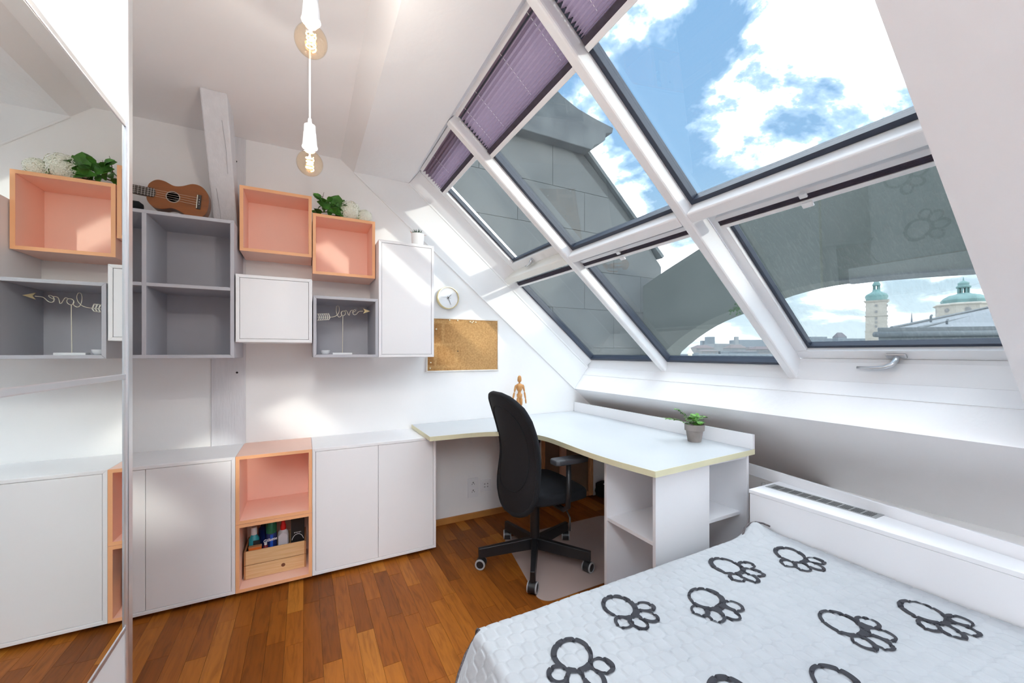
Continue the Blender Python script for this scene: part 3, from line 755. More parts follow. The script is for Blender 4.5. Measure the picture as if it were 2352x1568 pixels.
def paw(cx, cy, rot, sc_=1.0, ph=0.0):
    mb = MB()
    ra, rb = .0545*sc_, .0500*sc_
    ring(mb, cx, cy, ra, rb, R(35 + rot), .0140*sc_, 56, .02, ph)
    cs_ = []
    for i, (d, an, a_, b_) in enumerate(TA):
        t = R(an + rot); x, y = cx + d*sc_*math.cos(t), cy + d*sc_*math.sin(t)
        ring(mb, x, y, a_*sc_, b_*sc_*.96, t, .0108*sc_, 36, .03, ph + i)
        cs_.append((x, y, t))
    for i in range(4):
        x, y, t = cs_[i]
        r0 = .050*sc_
        # web between pad and toe
        p = [(cx + r0*math.cos(t + q_), cy + r0*math.sin(t + q_)) for q_ in (-.16, -.08, 0, .08, .16)]
        d = TA[i][0]*sc_; e = (x - cx, y - cy)
        w2 = [(x - .024*sc_*math.cos(t + q_), y - .024*sc_*math.sin(t + q_)) for q_ in (-.3, 0, .3)]
        web(mb, p + w2[::1])
    for i in range(3):
        x0, y0, t0 = cs_[i]; x1, y1, t1 = cs_[i+1]; tm = (t0+t1)/2
        mx, my = (x0+x1)/2, (y0+y1)/2
        web(mb, [(mx + .005*sc_*math.cos(q_), my + .005*sc_*math.sin(q_)) for q_ in [k*PI/4 for k in range(8)]])
        r1 = .0625*sc_; web(mb, [(cx + r1*math.cos(tm) + .0062*sc_*math.cos(q_), cy + r1*math.sin(tm) + .0062*sc_*math.sin(q_)) for q_ in [k*PI/4 for k in range(8)]])
    obj('paw_print', mb, PAWINK, sp, fix=False)
for cx, cy, rot, ph in ((.697, -1.828, 34, 0), (1.003, -1.896, -2, 1.2), (.162, -1.823, 31, 2.0), (.444, -1.926, -1, 3.1), (.699, -2.197, 33, 4.0), (.995, -2.288, 0, 5.2), (-.097, -1.923, 3, .6), (.43, -2.30, 0, 2.7), (.16, -2.21, 30, 1.5), (-.10, -2.36, 0, 2.2)):
    paw(cx, cy, rot, 1.0, ph)

# ================================================================== office chair
ch = thing('office_chair', 'black mesh-back swivel office chair on five casters at the desk', 'chair', (.492, -.742, 0))
cast = [(-.322, .070), (-.177, -.275), (.206, -.248), (.316, .131), (-.022, .322)]
obj('hub', MB().lathe([(.030, .078), (.036, .085), (.036, .135), (.029, .142)], (0, 0, 0), 20), BLACKM, ch, local=True, smooth=35)
obj('gas_column', MB().lathe([(.028, .13), (.028, .36), (.034, .365), (.034, .40)], (0, 0, 0), 20), BLACKM, ch, local=True, smooth=35)
for k, (dx, dy) in enumerate(cast):
    d = Vector((dx, dy, 0)); ln = d.length; d.normalize(); nrm = Vector((-d.y, d.x, 0))
    mb = MB()
    def ringp(r, hw, z0, z1): 
        c = d * r; return [tuple(c + nrm*hw + Vector((0, 0, z0))), tuple(c - nrm*hw + Vector((0, 0, z0))), tuple(c - nrm*hw*.8 + Vector((0, 0, z1))), tuple(c + nrm*hw*.8 + Vector((0, 0, z1)))]
    mb.prism(ringp(.02, .021, .078, .143), ringp(ln + .014, .0155, .064, .118))
    lg = obj('base_leg', mb, BLACKM, ch, local=True, bevel=.003)
    wa = [.9, 2.3, 1.9, 2.6, 2.7][k]                       # caster swivel
    ax = Vector((math.cos(wa), math.sin(wa), 0)); cc = d * ln + Vector((0, 0, .0305))
    M = Matrix.Translation(cc) @ ax.to_track_quat('Z', 'Y').to_matrix().to_4x4()
    cs2 = obj('caster', MB().lathe([(.022, -.024), (.0302, -.021), (.0302, .021), (.022, .024)], (0, 0, 0), 20).xf(M), BLACKP, ch, local=True, smooth=35)
    for sg in (-1, 1):
        obj('wheel_ring', MB().lathe([(.0303, sg*.019), (.0295, sg*.0255), (.0215, sg*.0255), (.0210, sg*.023)], (0, 0, 0), 20).xf(M), TYREW, cs2, local=True, smooth=35)
    obj('caster_stem', MB().tube([tuple(d*ln + Vector((0, 0, .045))), tuple(d*ln + Vector((0, 0, .085)))], .011, 10), BLACKM, cs2, local=True)
# seat
st = MB(); nu, nv = 22, 14
def seat_pt(u, v, top):
    # u across (-1..1), v front-back (-1 back .. 1 front); superellipse plan
    k = (abs(u)**4 + abs(v)**4) ** .25 if (u or v) else 0
    x, y = .058 + .205*v, .243*u
    e = max(0.0, 1 - max(abs(u), abs(v))**5)
    dome = .030 * (1 - .55*abs(u)**2) * e
    fr = -.030 * max(0, (v - .55)/.45)**2
    return (x, y, (.462 + dome + fr) if top else (.398 + .012*max(abs(u), abs(v))**3 + fr*.3))
for top in (True, False):
    o = len(st.v)
    for i in range(nu+1):
        for j in range(nv+1):
            u, v = -1 + 2*i/nu, -1 + 2*j/nv
            # square to rounded square
            uu, vv = u*math.sqrt(1 - .28*v*v), v*math.sqrt(1 - .28*u*u)
            st.v.append(seat_pt(uu*1.0, vv*1.0, top))
    for i in range(nu):
        for j in range(nv):
            a = o + i*(nv+1) + j; st.f.append((a, a+1, a+nv+2, a+nv+1))
n1_ = (nu+1)*(nv+1)
bd = [i*(nv+1) for i in range(nu+1)] + [nu*(nv+1)+j for j in range(1, nv+1)] + [i*(nv+1)+nv for i in range(nu-1, -1, -1)] + [j for j in range(nv-1, 0, -1)]
for a, b in zip(bd, bd[1:] + bd[:1]): st.f.append((a, b, b + n1_, a + n1_))
so = obj('seat', st, BLACKF, ch, local=True, smooth=60)
sb_ = so.modifiers.new('soft', 'BEVEL'); sb_.width = .018; sb_.segments = 4; sb_.limit_method = 'ANGLE'; sb_.angle_limit = R(45)
obj('mechanism', MB().box(-.12, .10, -.09, .09, .365, .398), BLACKP, ch, local=True, bevel=.01)
# backrest
ZP = [.335, .38, .45, .55, .62, .70, .78, .86, .93, .985, 1.012]
XP = [-.178, -.188, -.190, -.176, -.166, -.172, -.190, -.215, -.238, -.256, -.266]
def lerp(zs, vs, z):
    if z <= zs[0]: return vs[0]
    for a, b, p, q_ in zip(zs, zs[1:], vs, vs[1:]):
        if z <= b: return p + (q_-p)*(z-a)/(b-a)
    return vs[-1]
def bx(z): return sum(lerp(ZP, XP, z + dz) for dz in (-.04, -.02, 0, .02, .04)) / 5
HW = [(.330, .05), (.340, .10), (.36, .150), (.40, .196), (.45, .222), (.52, .228), (.60, .224), (.70, .224), (.80, .228), (.88, .222), (.94, .200), (.98, .155), (1.00, .115), (1.012, .055)]
def hw(z): return lerp([a for a, b in HW], [b for a, b in HW], z)
zsamp = [HW[0][0] + (HW[-1][0]-HW[0][0]) * (.5 - .5*math.cos(PI*i/34)) for i in range(35)]
def back_pt(u, z, th=0.0):
    h = hw(z); return (bx(z) + .055*u*u*(h/.235)**2 + th, u*h, z)
bk = MB(); NB = 20
for th in (0.0, .016):
    for z in zsamp:
        for i in range(NB+1): bk.v.append(back_pt(-1 + 2*i/NB, z, th))
nz = len(zsamp); n2_ = nz*(NB+1)
for lay in (0, 1):
    for j in range(nz-1):
        for i in range(NB):
            a = lay*n2_ + j*(NB+1) + i; bk.f.append((a, a+1, a+NB+2, a+NB+1))
bd = [i for i in range(NB+1)] + [j*(NB+1)+NB for j in range(1, nz)] + [(nz-1)*(NB+1)+i for i in range(NB-1, -1, -1)] + [j*(NB+1) for j in range(nz-2, 0, -1)]
for a, b in zip(bd, bd[1:] + bd[:1]): bk.f.append((a, b, b+n2_, a+n2_))
obj('backrest', bk, BLACKF2, ch, local=True, smooth=50)
rim = [back_pt(1, z, .008) for z in zsamp] + [back_pt(-1, z, .008) for z in zsamp[::-1]]
obj('back_rim', MB().tube(rim + [rim[0]], .0155, 10, caps=False), BLACKF, ch, local=True, smooth=True)
inr = []
for k in range(60):
    t = 2*PI*k/60; zc, rz_ = .70, .24; z = zc + rz_*math.sin(t); u = .80*math.cos(t)*(1 - .0*abs(math.sin(t)))
    u = math.copysign(abs(math.cos(t))**.6, math.cos(t))*.78; z = zc + rz_*math.copysign(abs(math.sin(t))**.75, math.sin(t)); inr.append(back_pt(u, z, -.002))
obj('back_seam', MB().tube(inr + [inr[0]], .003, 6, caps=False), BLACKF, ch, local=True, smooth=True)
obj('back_bracket', MB().prism([(-.10, -.035, .372), (-.10, .035, .372), (-.10, .035, .392), (-.10, -.035, .392)], [(-.180, -.03, .42), (-.180, .03, .42), (-.168, .03, .47), (-.168, -.03, .47)]), BLACKP, ch, local=True)
for sg in (-1, 1):
    ap = obj('arm_post', MB().tube([(.03, sg*.12, .385), (.045, sg*.235, .378), (.055, sg*.262, .40), (.06, sg*.262, .50), (.065, sg*.255, .645)], [.011, .013, .015, .015, .014], 10), BLACKP, ch, local=True, smooth=True)
    pad = [(-.055, -.030), (-.035, -.040), (.10, -.040), (.155, -.036), (.172, -.02), (.172, .02), (.155, .036), (.10, .040), (-.035, .040), (-.055, .030)]
    obj('arm_pad', MB().exy([(x + .015, y + sg*.255) for x, y in pad], .640, .672), ARMP, ch, local=True, bevel=.010, seg=3)
obj('height_lever', MB().tube([(.06, -.10, .385), (.07, -.22, .375), (.075, -.255, .335), (.055, -.275, .275)], [.005, .005, .005, .0085], 8), BLACKP, ch, local=True, smooth=True)

# transparent floor protector
mp_ = []
for cx, cy, a0 in ((1.25, -.48, 0), (.50, -.47, 90), (.38, -1.055, 180), (1.25, -1.055, 270)):
    for k in range(7):
        t = R(a0 + 15*k); mp_.append((cx + .065*math.cos(t), cy + .065*math.sin(t)))
tag(obj('floor_protector', MB().exy(mp_, .0008, .0028), CHAIRMAT), 'clear plastic floor protector under the office chair', 'mat')

# ================================================================== things on the desk
mq = thing('wooden_mannequin', 'jointed wooden artist mannequin standing on the desk by the wall', 'figurine', (.735, -.105, DZ1))
def mp(nm, prof, a, b, par=mq, n=14):
    """capsule-like lathe part from a to b (radius profile 0..1)"""
    a, b = Vector(a), Vector(b); d = b - a
    mb = MB().lathe([(r, f*d.length) for f, r in prof], (0, 0, 0), n)
    mb.xf(Matrix.Translation(a) @ d.to_track_quat('Z', 'Y').to_matrix().to_4x4())
    return obj(nm, mb, MANN, par, local=True, smooth=True)
H = .327
mp('stand', [(0, .045), (.75, .045), (1, .042)], (0, 0, 0), (0, 0, .014), n=24)
obj('support_rod', MB().tube([(0, .012, .012), (0, .012, .16)], .002, 6), CHROME, mq, local=True)
limb = [(0, .25), (.06, .75), (.25, 1), (.7, .9), (.94, .6), (1, .2)]
def LB(nm, a, b, r, par=mq): return mp(nm, [(f, q_*r) for f, q_ in limb], a, b, par, 12)
LB('head', (0, 0, .276), (0, -.002, H), .0165)
mp('neck', [(0, .006), (1, .006)], (0, 0, .262), (0, 0, .28))
mp('chest', [(0, .012), (.15, .020), (.6, .026), (.88, .024), (1, .008)], (0, 0, .205), (0, 0, .266))
mp('waist', [(0, .010), (.5, .014), (1, .010)], (0, 0, .188), (0, 0, .21))
mp('pelvis', [(0, .008), (.3, .021), (.75, .022), (1, .012)], (0, 0, .148), (0, 0, .193))
for sg in (-1, 1):
    ua_ = LB('upper_arm', (sg*.030, 0, .256), (sg*.044, 0, .200), .0085)
    LB('forearm', (sg*.044, 0, .200), (sg*.052 + (.0 if sg > 0 else -.008), -.004, .142), .0075)
    LB('hand', (sg*.052 + (0 if sg > 0 else -.008), -.004, .145), (sg*.054 + (0 if sg > 0 else -.012), -.008, .108), .0065)
    LB('thigh', (sg*.012, 0, .158), (sg*.015, -.002, .092), .0125)
    LB('shin', (sg*.015, -.002, .094), (sg*.016, 0, .030), .0105)
    LB('foot', (sg*.016, .006, .024), (sg*.018, -.032, .018), .009)

fp = thing('potted_fern', 'small button fern in a weathered grey clay pot on the desk', 'plant', (1.226, -1.279, DZ1))
obj('pot', MB().lathe([(.034, 0), (.036, .004), (.045, .062), (.052, .064), (.053, .098), (.047, .098), (.044, .088), (0.0, .086)], (0, 0, 0), 28), CLAYPOT, fp, local=True, smooth=35)
obj('soil', MB().lathe([(.0455, .086), (.03, .090), (0, .091)], (0, 0, 0), 20), SOIL, fp, local=True)
leafm = None
def frond(base, tip, sag, n, sz, parent, seedv):
    rnd = random.Random(seedv)
    base, tip = Vector(base), Vector(tip); pts = []
    for i in range(n+1):
        f = i/n; p = base.lerp(tip, f); p.z += sag * math.sin(PI*f); pts.append(p)
    fr = obj('frond', MB().tube(pts, .0011, 5), STEM, parent, local=True)
    for i in range(1, n+1):
        d = (pts[i] - pts[i-1]).normalized(); sd = d.cross(Vector((0, 0, 1)))
        sd = sd.normalized() if sd.length > .1 else Vector((1, 0, 0))
        for sg in (-1, 1):
            c = pts[i] + sd*sg*sz*.75 + Vector((0, 0, rnd.uniform(-.15, .25)*sz)); upv = (Vector((0, 0, 1)) + Vector((rnd.uniform(-.5, .5), rnd.uniform(-.9, .1), 0))).normalized()
            a1 = sd*sg; a2 = upv.cross(a1).normalized(); ss = sz * rnd.uniform(.8, 1.15)
            ringv = [c + a1*ss*.8*math.cos(t) + a2*ss*.62*math.sin(t) + upv*(.12*ss*math.cos(2*t)) for t in [k*PI/4 for k in range(8)]]
            o_ = MB(); o_.v = [tuple(c + upv*.1*ss)] + [tuple(p) for p in ringv]; o_.f = [(0, k+1, (k+1) % 8 + 1) for k in range(8)]
            obj('leaflet', o_, GREEN2, fr, local=True, fix=False)
frond((-.015, .005, .088), (-.146, .076, .128), .012, 12, .0155, fp, 1)
frond((-.008, .008, .088), (-.088, .046, .182), .012, 10, .0160, fp, 2)
frond((.0, -.01, .088), (-.004, -.01, .152), .004, 5, .0185, fp, 3)
frond((.012, .0, .088), (.062, -.028, .138), .016, 6, .0170, fp, 4)
frond((-.010, -.012, .088), (-.040, -.010, .140), .008, 5, .0175, fp, 5)
frond((.008, -.016, .088), (.030, -.040, .110), .010, 5, .0160, fp, 6)
frond((.0, .01, .088), (.025, .02, .145), .006, 5, .0170, fp, 7)
frond((-.01, -.02, .088), (-.012, -.046, .112), .008, 5, .0160, fp, 8)
obj('plant_stick', MB().tube([(.03, .01, .095), (.078, -.004, .075)], .004, 6), mat('stick_brown', (.22, .12, .08), .7), fp, local=True)

# succulent on the tall white cabinet
sp_ = thing('potted_succulent', 'small dark succulent in a white ribbed pot on the tall cabinet', 'plant', (-.088, -.235, ZG + .70))
sm = MB(); rib = 28
prof = [(.034, 0), (.036, .003), (.041, .09), (.0415, .094), (.037, .094), (.035, .082), (0, .080)]
for r, h in prof:
    for k in range(rib*2):
        t = PI*k/rib; rr = r * (1.0 if (k % 2 or r < .001) else .965 if h < .088 else 1); sm.v.append((rr*math.cos(t), rr*math.sin(t), h))
for i in range(len(prof)-1):
    for k in range(rib*2):
        a, b = i*rib*2 + k, i*rib*2 + (k+1) % (rib*2); sm.f.append((a, b, b + rib*2, a + rib*2))
sm.f.append(tuple(range(rib*2))[::-1])
obj('pot', sm, CERAMIC, sp_, local=True, smooth=30)
obj('soil', MB().lathe([(.0355, .081), (0, .085)], (0, 0, 0), 16), SOIL, sp_, local=True)
for k in range(13):
    t = 2.4*k; ro = .010 + .0022*k; tilt = .25 + .055*k; ln = .046 - .0008*k
    b = Vector((ro*.4*math.cos(t), ro*.4*math.sin(t), .083)); d = Vector((math.cos(t)*math.sin(tilt), math.sin(t)*math.sin(tilt), math.cos(tilt)))
    obj('leaf', MB().tube([b, b + d*ln*.5, b + d*ln], [.0045, .0042, .0006], 6), SUCC, sp_, local=True, smooth=True)
obj('dry_leaf', MB().tube([(-.03, 0, .088), (-.05, -.005, .108)], [.004, .001], 6), mat('dry_leaf_pink', (.5, .25, .18), .7), sp_, local=True)
obj('dry_leaf', MB().tube([(.025, -.01, .09), (.055, -.012, .092)], [.002, .0008], 6), mat('dry_leaf_pink', (.5, .25, .18), .7), sp_, local=True)

# ================================================================== wall things
ck = thing('wall_clock', 'round white-faced wall clock with pale gold rim above the cork board', 'clock', (.187, 0, 1.648))
rp = [(.078, -.001), (.081, -.004), (.081, -.036), (.079, -.040), (.0755, -.040), (.0745, -.030), (.0745, -.001)]
mb = MB().lathe(rp, (.187, 0, 1.648), 48, 'y')
obj('rim', mb, GOLD, ck, smooth=35)
obj('face', MB().lathe([(.0748, -.002), (.0748, -.029), (0, -.029)], (.187, 0, 1.648), 48, 'y'), mat('clock_face', (.80, .81, .83), .5, var=.04, vscale=9), ck)
def hand(ang, ln, w, back=.012):
    d = Vector((math.sin(R(ang)), 0, math.cos(R(ang)))); n_ = Vector((d.z, 0, -d.x)); c = Vector((.187, -.031, 1.648))
    pts = [c - d*back - n_*w, c + d*ln - n_*w*.7, c + d*ln + n_*w*.7, c - d*back + n_*w]
    return obj('hand', MB().prism([tuple(p) for p in pts], [tuple(p + Vector((0, -.0012, 0))) for p in pts]), BLACKP, ck)
hand(42, .034, .0014); hand(158, .052, .0012); hand(275, .058, .0005, .02)
obj('pin', MB().lathe([(.004, -.030), (.004, -.034)], (.187, 0, 1.648), 12, 'y'), BLACKP, ck)

cb_ = thing('cork_board', 'cork pinboard with a thin white frame beside the tall cabinet', 'pinboard', (.315, -.008, 1.31))
bx0, bx1, bz0, bz1 = .030, .600, 1.112, 1.505
obj('cork_sheet', MB().box(bx0+.006, bx1-.006, -.011, -.002, bz0+.006, bz1-.006), CORK, cb_)
fm = mat('board_frame', (.78, .75, .70), .5, var=.08, vscale=20)
for b in ((bx0, bx1, bz0, bz0+.009), (bx0, bx1, bz1-.009, bz1), (bx0, bx0+.009, bz0+.009, bz1-.009), (bx1-.009, bx1, bz0+.009, bz1-.009)):
    obj('frame_strip', MB().box(b[0], b[1], -.016, -.001, b[2], b[3]), fm, cb_, bevel=.0015)
for (px_, pz_) in ((.20, 1.488), (.262, 1.488), (.36, 1.482), (.385, 1.484), (.375, 1.476), (.405, 1.48), (.10, 1.42), (.055, 1.14), (.06, 1.18)):
    obj('push_pin', MB().lathe([(.0015, -.011), (.0015, -.016), (.0045, -.017), (.0035, -.022), (.005, -.026), (0, -.027)], (px_, 0, pz_), 10, 'y'), mat('pin_clear', (.75, .68, .5), .25), cb_, smooth=40)
obj('push_pin', MB().lathe([(.004, -.0115), (.004, -.013), (0, -.0135)], (.267, 0, 1.262), 10, 'y'), DARK, cb_)

def outlet(x0, x1, z0, z1, label, socket):
    t = thing('wall_socket', label, 'socket', ((x0+x1)/2, 0, (z0+z1)/2))
    obj('plate', MB().box(x0, x1, -.009, 0, z0, z1), PLASTW, t, bevel=.002)
    cx = (x0+x1)/2
    if socket:
        for cz in (z0 + (z1-z0)*.30, z0 + (z1-z0)*.70):
            s_ = obj('socket_well', MB().lathe([(.021, -.0091), (.021, -.0108), (.019, -.0108), (.0175, -.0095), (0, -.0095)], (cx, 0, cz), 24, 'y'), PLASTW, t, smooth=35)
            for dx, dz, r_ in ((-.009, -.002, .0028), (.009, -.002, .0028)):
                obj('pin_hole', MB().lathe([(r_, -.0096), (r_, -.0099)], (cx+dx, 0, cz+dz), 10, 'y'), DARK, s_)
            obj('earth_pin', MB().tube([(cx, -.0095, cz+.009), (cx, -.018, cz+.009)], .0026, 8), CHROME, s_)
            obj('pin_hole', MB().lathe([(.0055, -.0096), (.0055, -.0098)], (cx, 0, cz+.009), 10, 'y'), DARK, s_)
    else:
        obj('inner_plate', MB().box(cx-.030, cx+.030, -.0115, -.009, (z0+z1)/2-.030, (z0+z1)/2+.030), PLASTW, t, bevel=.002)
        for dx in (-.012, .012):
            for dz in (-.010, .012):
                obj('port', MB().lathe([(.006, -.0115), (.006, -.0122), (.0035, -.0125)], (cx+dx, 0, (z0+z1)/2+dz), 12, 'y'), mat('port_grey', (.45, .45, .46), .5), t)
    return t
outlet(.349, .432, .160, .305, 'white double power socket on the wall under the desk', True)
outlet(.452, .540, .190, .280, 'white square aerial socket beside the double power socket', False)

# stretched canvas stored back to front under the desk
cv = thing('stretched_canvas', 'stretched canvas with purple-edged white wrap leaning back to front under the desk', 'canvas', (1.22, -.06, 0))
ca, cbb, cz1 = .945, 1.500, .685
obj('canvas_back', MB().box(ca+.01, cbb-.01, -.040, -.036, .012, cz1-.01), HARDB, cv)
for b in ((ca+.012, ca+.05), (1.150, 1.205), (cbb-.05, cbb-.012)):
    obj('stretcher_bar', MB().box(b[0], b[1], -.066, -.041, .014, cz1-.012), STRETCHER if b[0] != 1.150 else COPPER, cv, bevel=.002)
obj('stretcher_bar', MB().box(ca+.05, cbb-.05, -.060, -.041, .014, .05), STRETCHER, cv)
obj('wrapped_edge', MB().box(ca-.012, ca+.012, -.067, -.030, .01, cz1-.005), PLASTER, cv)
obj('wrapped_edge', MB().box(cbb-.012, cbb+.012, -.067, -.030, .01, cz1-.005), PLASTER, cv)
obj('paint_drip', MB().box(ca-.014, ca-.004, -.0685, -.066, .26, cz1-.006), mat('purple_paint', (.11, .02, .22), .5), cv)
# black bag beside it
sb = thing('black_bag', 'small black bag lying on the floor behind the desk shelf unit', 'bag', (1.60, -.09, 0))
sbm = MB().lathe([(.03, 0), (.085, .006), (.10, .05), (.085, .095), (.05, .115), (0, .118)], (0, 0, 0), 18)
obj('pouch', sbm, BLACKF, sb, local=True, smooth=True)
obj('white_tag', MB().box(-.05, .03, -.07, -.03, .112, .119), PLASTW, sb, local=True, bevel=.003)

# ================================================================== ukulele on the grey shelf
UZ = ZG + .70
uk = thing('ukulele', 'brown wooden ukulele lying on its side on the grey shelf', 'ukulele', (-1.29, -.20, UZ))
def cat_rom(pts, n=6):
    out = []
    for i in range(len(pts)):
        p0, p1, p2, p3 = pts[i-1], pts[i], pts[(i+1) % len(pts)], pts[(i+2) % len(pts)]
        for k in range(n):
            t = k/n
            out.append(tuple(.5*((2*b) + (-a+c)*t + (2*a-5*b+4*c-d)*t*t + (-a+3*b-3*c+d)*t**3) for a, b, c, d in zip(p0, p1, p2, p3)))
    return out
# local: u along neck->tail (x), v across (z), body centre line v=0
half = [(0, 0), (.004, .040), (.030, .068), (.062, .070), (.098, .057), (.130, .064), (.172, .086), (.208, .082), (.234, .055), (.243, .018)]
outl = [(u, v) for u, v in half] + [(u, -v) for u, v in half[::-1]][:-1]
outl = cat_rom(outl, 5)
UX = -1.418; UC = UZ + .0885; UTILT = R(-4.5); YU = -.262
MU = Matrix.Translation((UX, YU, UC + .022)) @ Matrix.Rotation(-UTILT, 4, 'Y') 
def ub(mb): return mb.xf(MU)
obj('body_side', ub(MB().exz(outl, .003, .060)), UKESIDE, uk, smooth=40)
obj('soundboard', ub(MB().exz(outl, -.001, .003)), UKE, uk, bevel=.0012, seg=1)
obj('rosette', ub(MB().lathe([(.0285, -.0011), (.0285, -.0016), (.0245, -.0016), (.0245, -.0011)], (.100, 0, .0), 32, 'y')), RING, uk)
sh = obj('sound_hole', ub(MB().lathe([(.0245, -.0012), (0, -.0012)], (.100, 0, .0), 32, 'y')), mat('uke_inside', (.14, .07, .03), .8), uk)
obj('paper_label', ub(MB().lathe([(.011, -.0014), (0, -.0014)], (.112, 0, -.010), 20, 'y')), mat('paper_label', (.35, .33, .34), .7), sh)
for k in range(3): obj('label_stroke', ub(MB().box(.1060 + k*.005, .1085 + k*.005, -.0018, -.0015, -.016, -.005)), DARK, sh)
fb = obj('fretboard', ub(MB().exz([(-.275, -.0165), (.026, -.021), (.032, -.012), (.034, 0), (.032, .012), (.026, .021), (-.275, .0165)], -.008, -.001)), FRETB, uk)
obj('neck', ub(MB().exz([(-.275, -.015), (.004, -.019), (.004, .019), (-.275, .015)], -.001, .018)), UKESIDE, uk)
obj('headstock', ub(MB().exz([(-.385, -.026), (-.29, -.024), (-.275, -.016), (-.275, .016), (-.29, .024), (-.385, .026)], .0, .012)), UKE, uk)
pos = .332; sc_len = .345; bridge_u = .200
for k in range(1, 13):
    u = bridge_u - sc_len * 2 ** (-k/12); hw_ = .0165 + (u + .275)/.30*.0045
    obj('fret', ub(MB().box(u - .0007, u + .0007, -.0088, -.008, -hw_, hw_)), CHROME, fb)
for u in (-.028, -.052): pass
obj('bridge', ub(MB().box(.194, .213, -.0075, -.001, -.036, .036)), FRETB, uk, bevel=.001)
obj('saddle', ub(MB().box(.1955, .1985, -.0095, -.0075, -.034, .034)), mat('bone', (.75, .70, .55), .4), uk)
for k in range(4):
    v = -.0105 + .007*k; v2 = -.018 + .012*k
    obj('string', ub(MB().tube([(-.275, -.0095, v), (.197, -.0100, v2)], .0006, 5)), mat('nylon', (.62, .52, .42), .4), uk)
    if k < 3: obj('string_bead', ub(MB().lathe([(.0024, -.0078), (.0018, -.0105), (0, -.011)], (.206, 0, v2 + .006), 8, 'y')), CHROME, uk)
tag(obj('instrument_pouch', MB().lathe([(.0, -.12), (.022, -.11), (.026, 0), (.024, .105), (.012, .12), (0, .122)], (0, 0, 0), 14, 'x').xf(Matrix.Translation((-1.545, -.285, UZ + .0275)) ), BLACKF, smooth=True), 'black soft pouch on the grey shelf under the ukulele neck', 'pouch')

# ================================================================== flowers on the orange cube
bq = thing('flower_bouquet', 'white hydrangeas with green leaves lying on the lower orange cube', 'flowers', (-.55, -.14, ZB + .35))
rnd = random.Random(11); ZF = ZB + .35
stp = [((-.690, -.12, ZF + .020), (-.50, -.13, ZF + .045)), ((-.690, -.15, ZF + .012), (-.45, -.15, ZF + .03)), ((-.692, -.10, ZF + .045), (-.52, -.11, ZF + .075))]
for a, b in stp: obj('stem', MB().tube([a, tuple((Vector(a)+Vector(b))/2 + Vector((0, 0, .006))), b], .0028, 6), STEM, bq)
def leaf(base, d, up, ln, wd, curl=.25):
    base, d, up = Vector(base), Vector(d).normalized(), Vector(up); sd = d.cross(up).normalized(); up = sd.cross(d)
    mb = MB(); n = 6
    for i in range(n+1):
        f = i/n; w = wd * math.sin(PI*min(1, f*.93+.07))**.8 * (1 if i % 2 else 1.12) if i < n else 0
        c = base + d*ln*f + up*(ln*curl*f*(1-f)*2 - ln*curl*.5*f*f)
        mb.v += [tuple(c - sd*w + up*w*.35), tuple(c), tuple(c + sd*w + up*w*.35)]
    for i in range(n):
        a = i*3; mb.f += [(a, a+1, a+4, a+3), (a+1, a+2, a+5, a+4)]
    return obj('leaf', mb, GREEN, bq, fix=False, smooth=True)
for k in range(30):
    x = rnd.uniform(-.665, -.50); y = -.14 + rnd.uniform(-.09, .05); z = ZF + rnd.uniform(.012, .10)
    leaf((x, y, z), (rnd.uniform(-.6, 1), rnd.uniform(-1, .3), rnd.uniform(-.15, .7)), (rnd.uniform(-.4, .4), rnd.uniform(-1, -.2), rnd.uniform(.2, 1)), rnd.uniform(.045, .075), rnd.uniform(.014, .024))
leaf((-.575, -.17, ZF + .07), (.25, -.2, 1), (0, -1, .2), .085, .036); leaf((-.60, -.18, ZF + .06), (-.8, -.2, .35), (0, -1, .3), .08, .03); leaf((-.61, -.19, ZF + .045), (.9, -.2, -.25), (0, -1, .5), .08, .026)
leaf((-.445, -.19, ZF + .02), (.1, -.2, 1), (0, -1, .1), .035, .012)
obj('sprig', MB().tube([(-.645, -.12, ZF + .09), (-.640, -.12, ZF + .14), (-.632, -.12, ZF + .175)], [.0022, .0018, .0008], 5), STEM, bq)
obj('sprig', MB().tube([(-.640, -.12, ZF + .145), (-.655, -.12, ZF + .155)], [.0022, .0008], 5), STEM, bq)
obj('sprig', MB().tube([(-.625, -.13, ZF + .10), (-.610, -.13, ZF + .145)], [.002, .0008], 5), STEM, bq)
def head(c, r, n):
    c = Vector(c); mb = MB()
    mb.lathe([(0, -r*.9), (r*.55, -r*.72), (r*.9, 0), (r*.55, r*.72), (0, r*.9)], tuple(c), 12)
    for k in range(n):
        ph = math.acos(1 - 2*(k+.5)/n); t = 2.39996*k
        d = Vector((math.sin(ph)*math.cos(t), math.sin(ph)*math.sin(t), math.cos(ph)))
        p = c + d*r*rnd.uniform(.85, 1.05)
        if p.z < ZF + .003: continue
        u = d.orthogonal().normalized(); u.rotate(Matrix.Rotation(rnd.uniform(0, 6), 3, d)); w = d.cross(u); s = rnd.uniform(.0075, .0105)
        for q_ in range(4):
            a = q_*PI/2; e1 = u*math.cos(a) + w*math.sin(a); e2 = -u*math.sin(a) + w*math.cos(a)
            mb.add([tuple(p), tuple(p + e1*s*.8 + e2*s*.5 + d*.002), tuple(p + e1*s*1.3 + d*.0005), tuple(p + e1*s*.8 - e2*s*.5 + d*.002)], [(0, 1, 2, 3)])
    h = obj('flower_head', mb, PETAL, bq, fix=False); h['kind'] = 'stuff'
head((-.490, -.175, ZF + .062), .062, 190); head((-.52, -.12, ZF + .075), .040, 90); head((-.405, -.175, ZF + .042), .045, 130); head((-.455, -.12, ZF + .06), .045, 100)

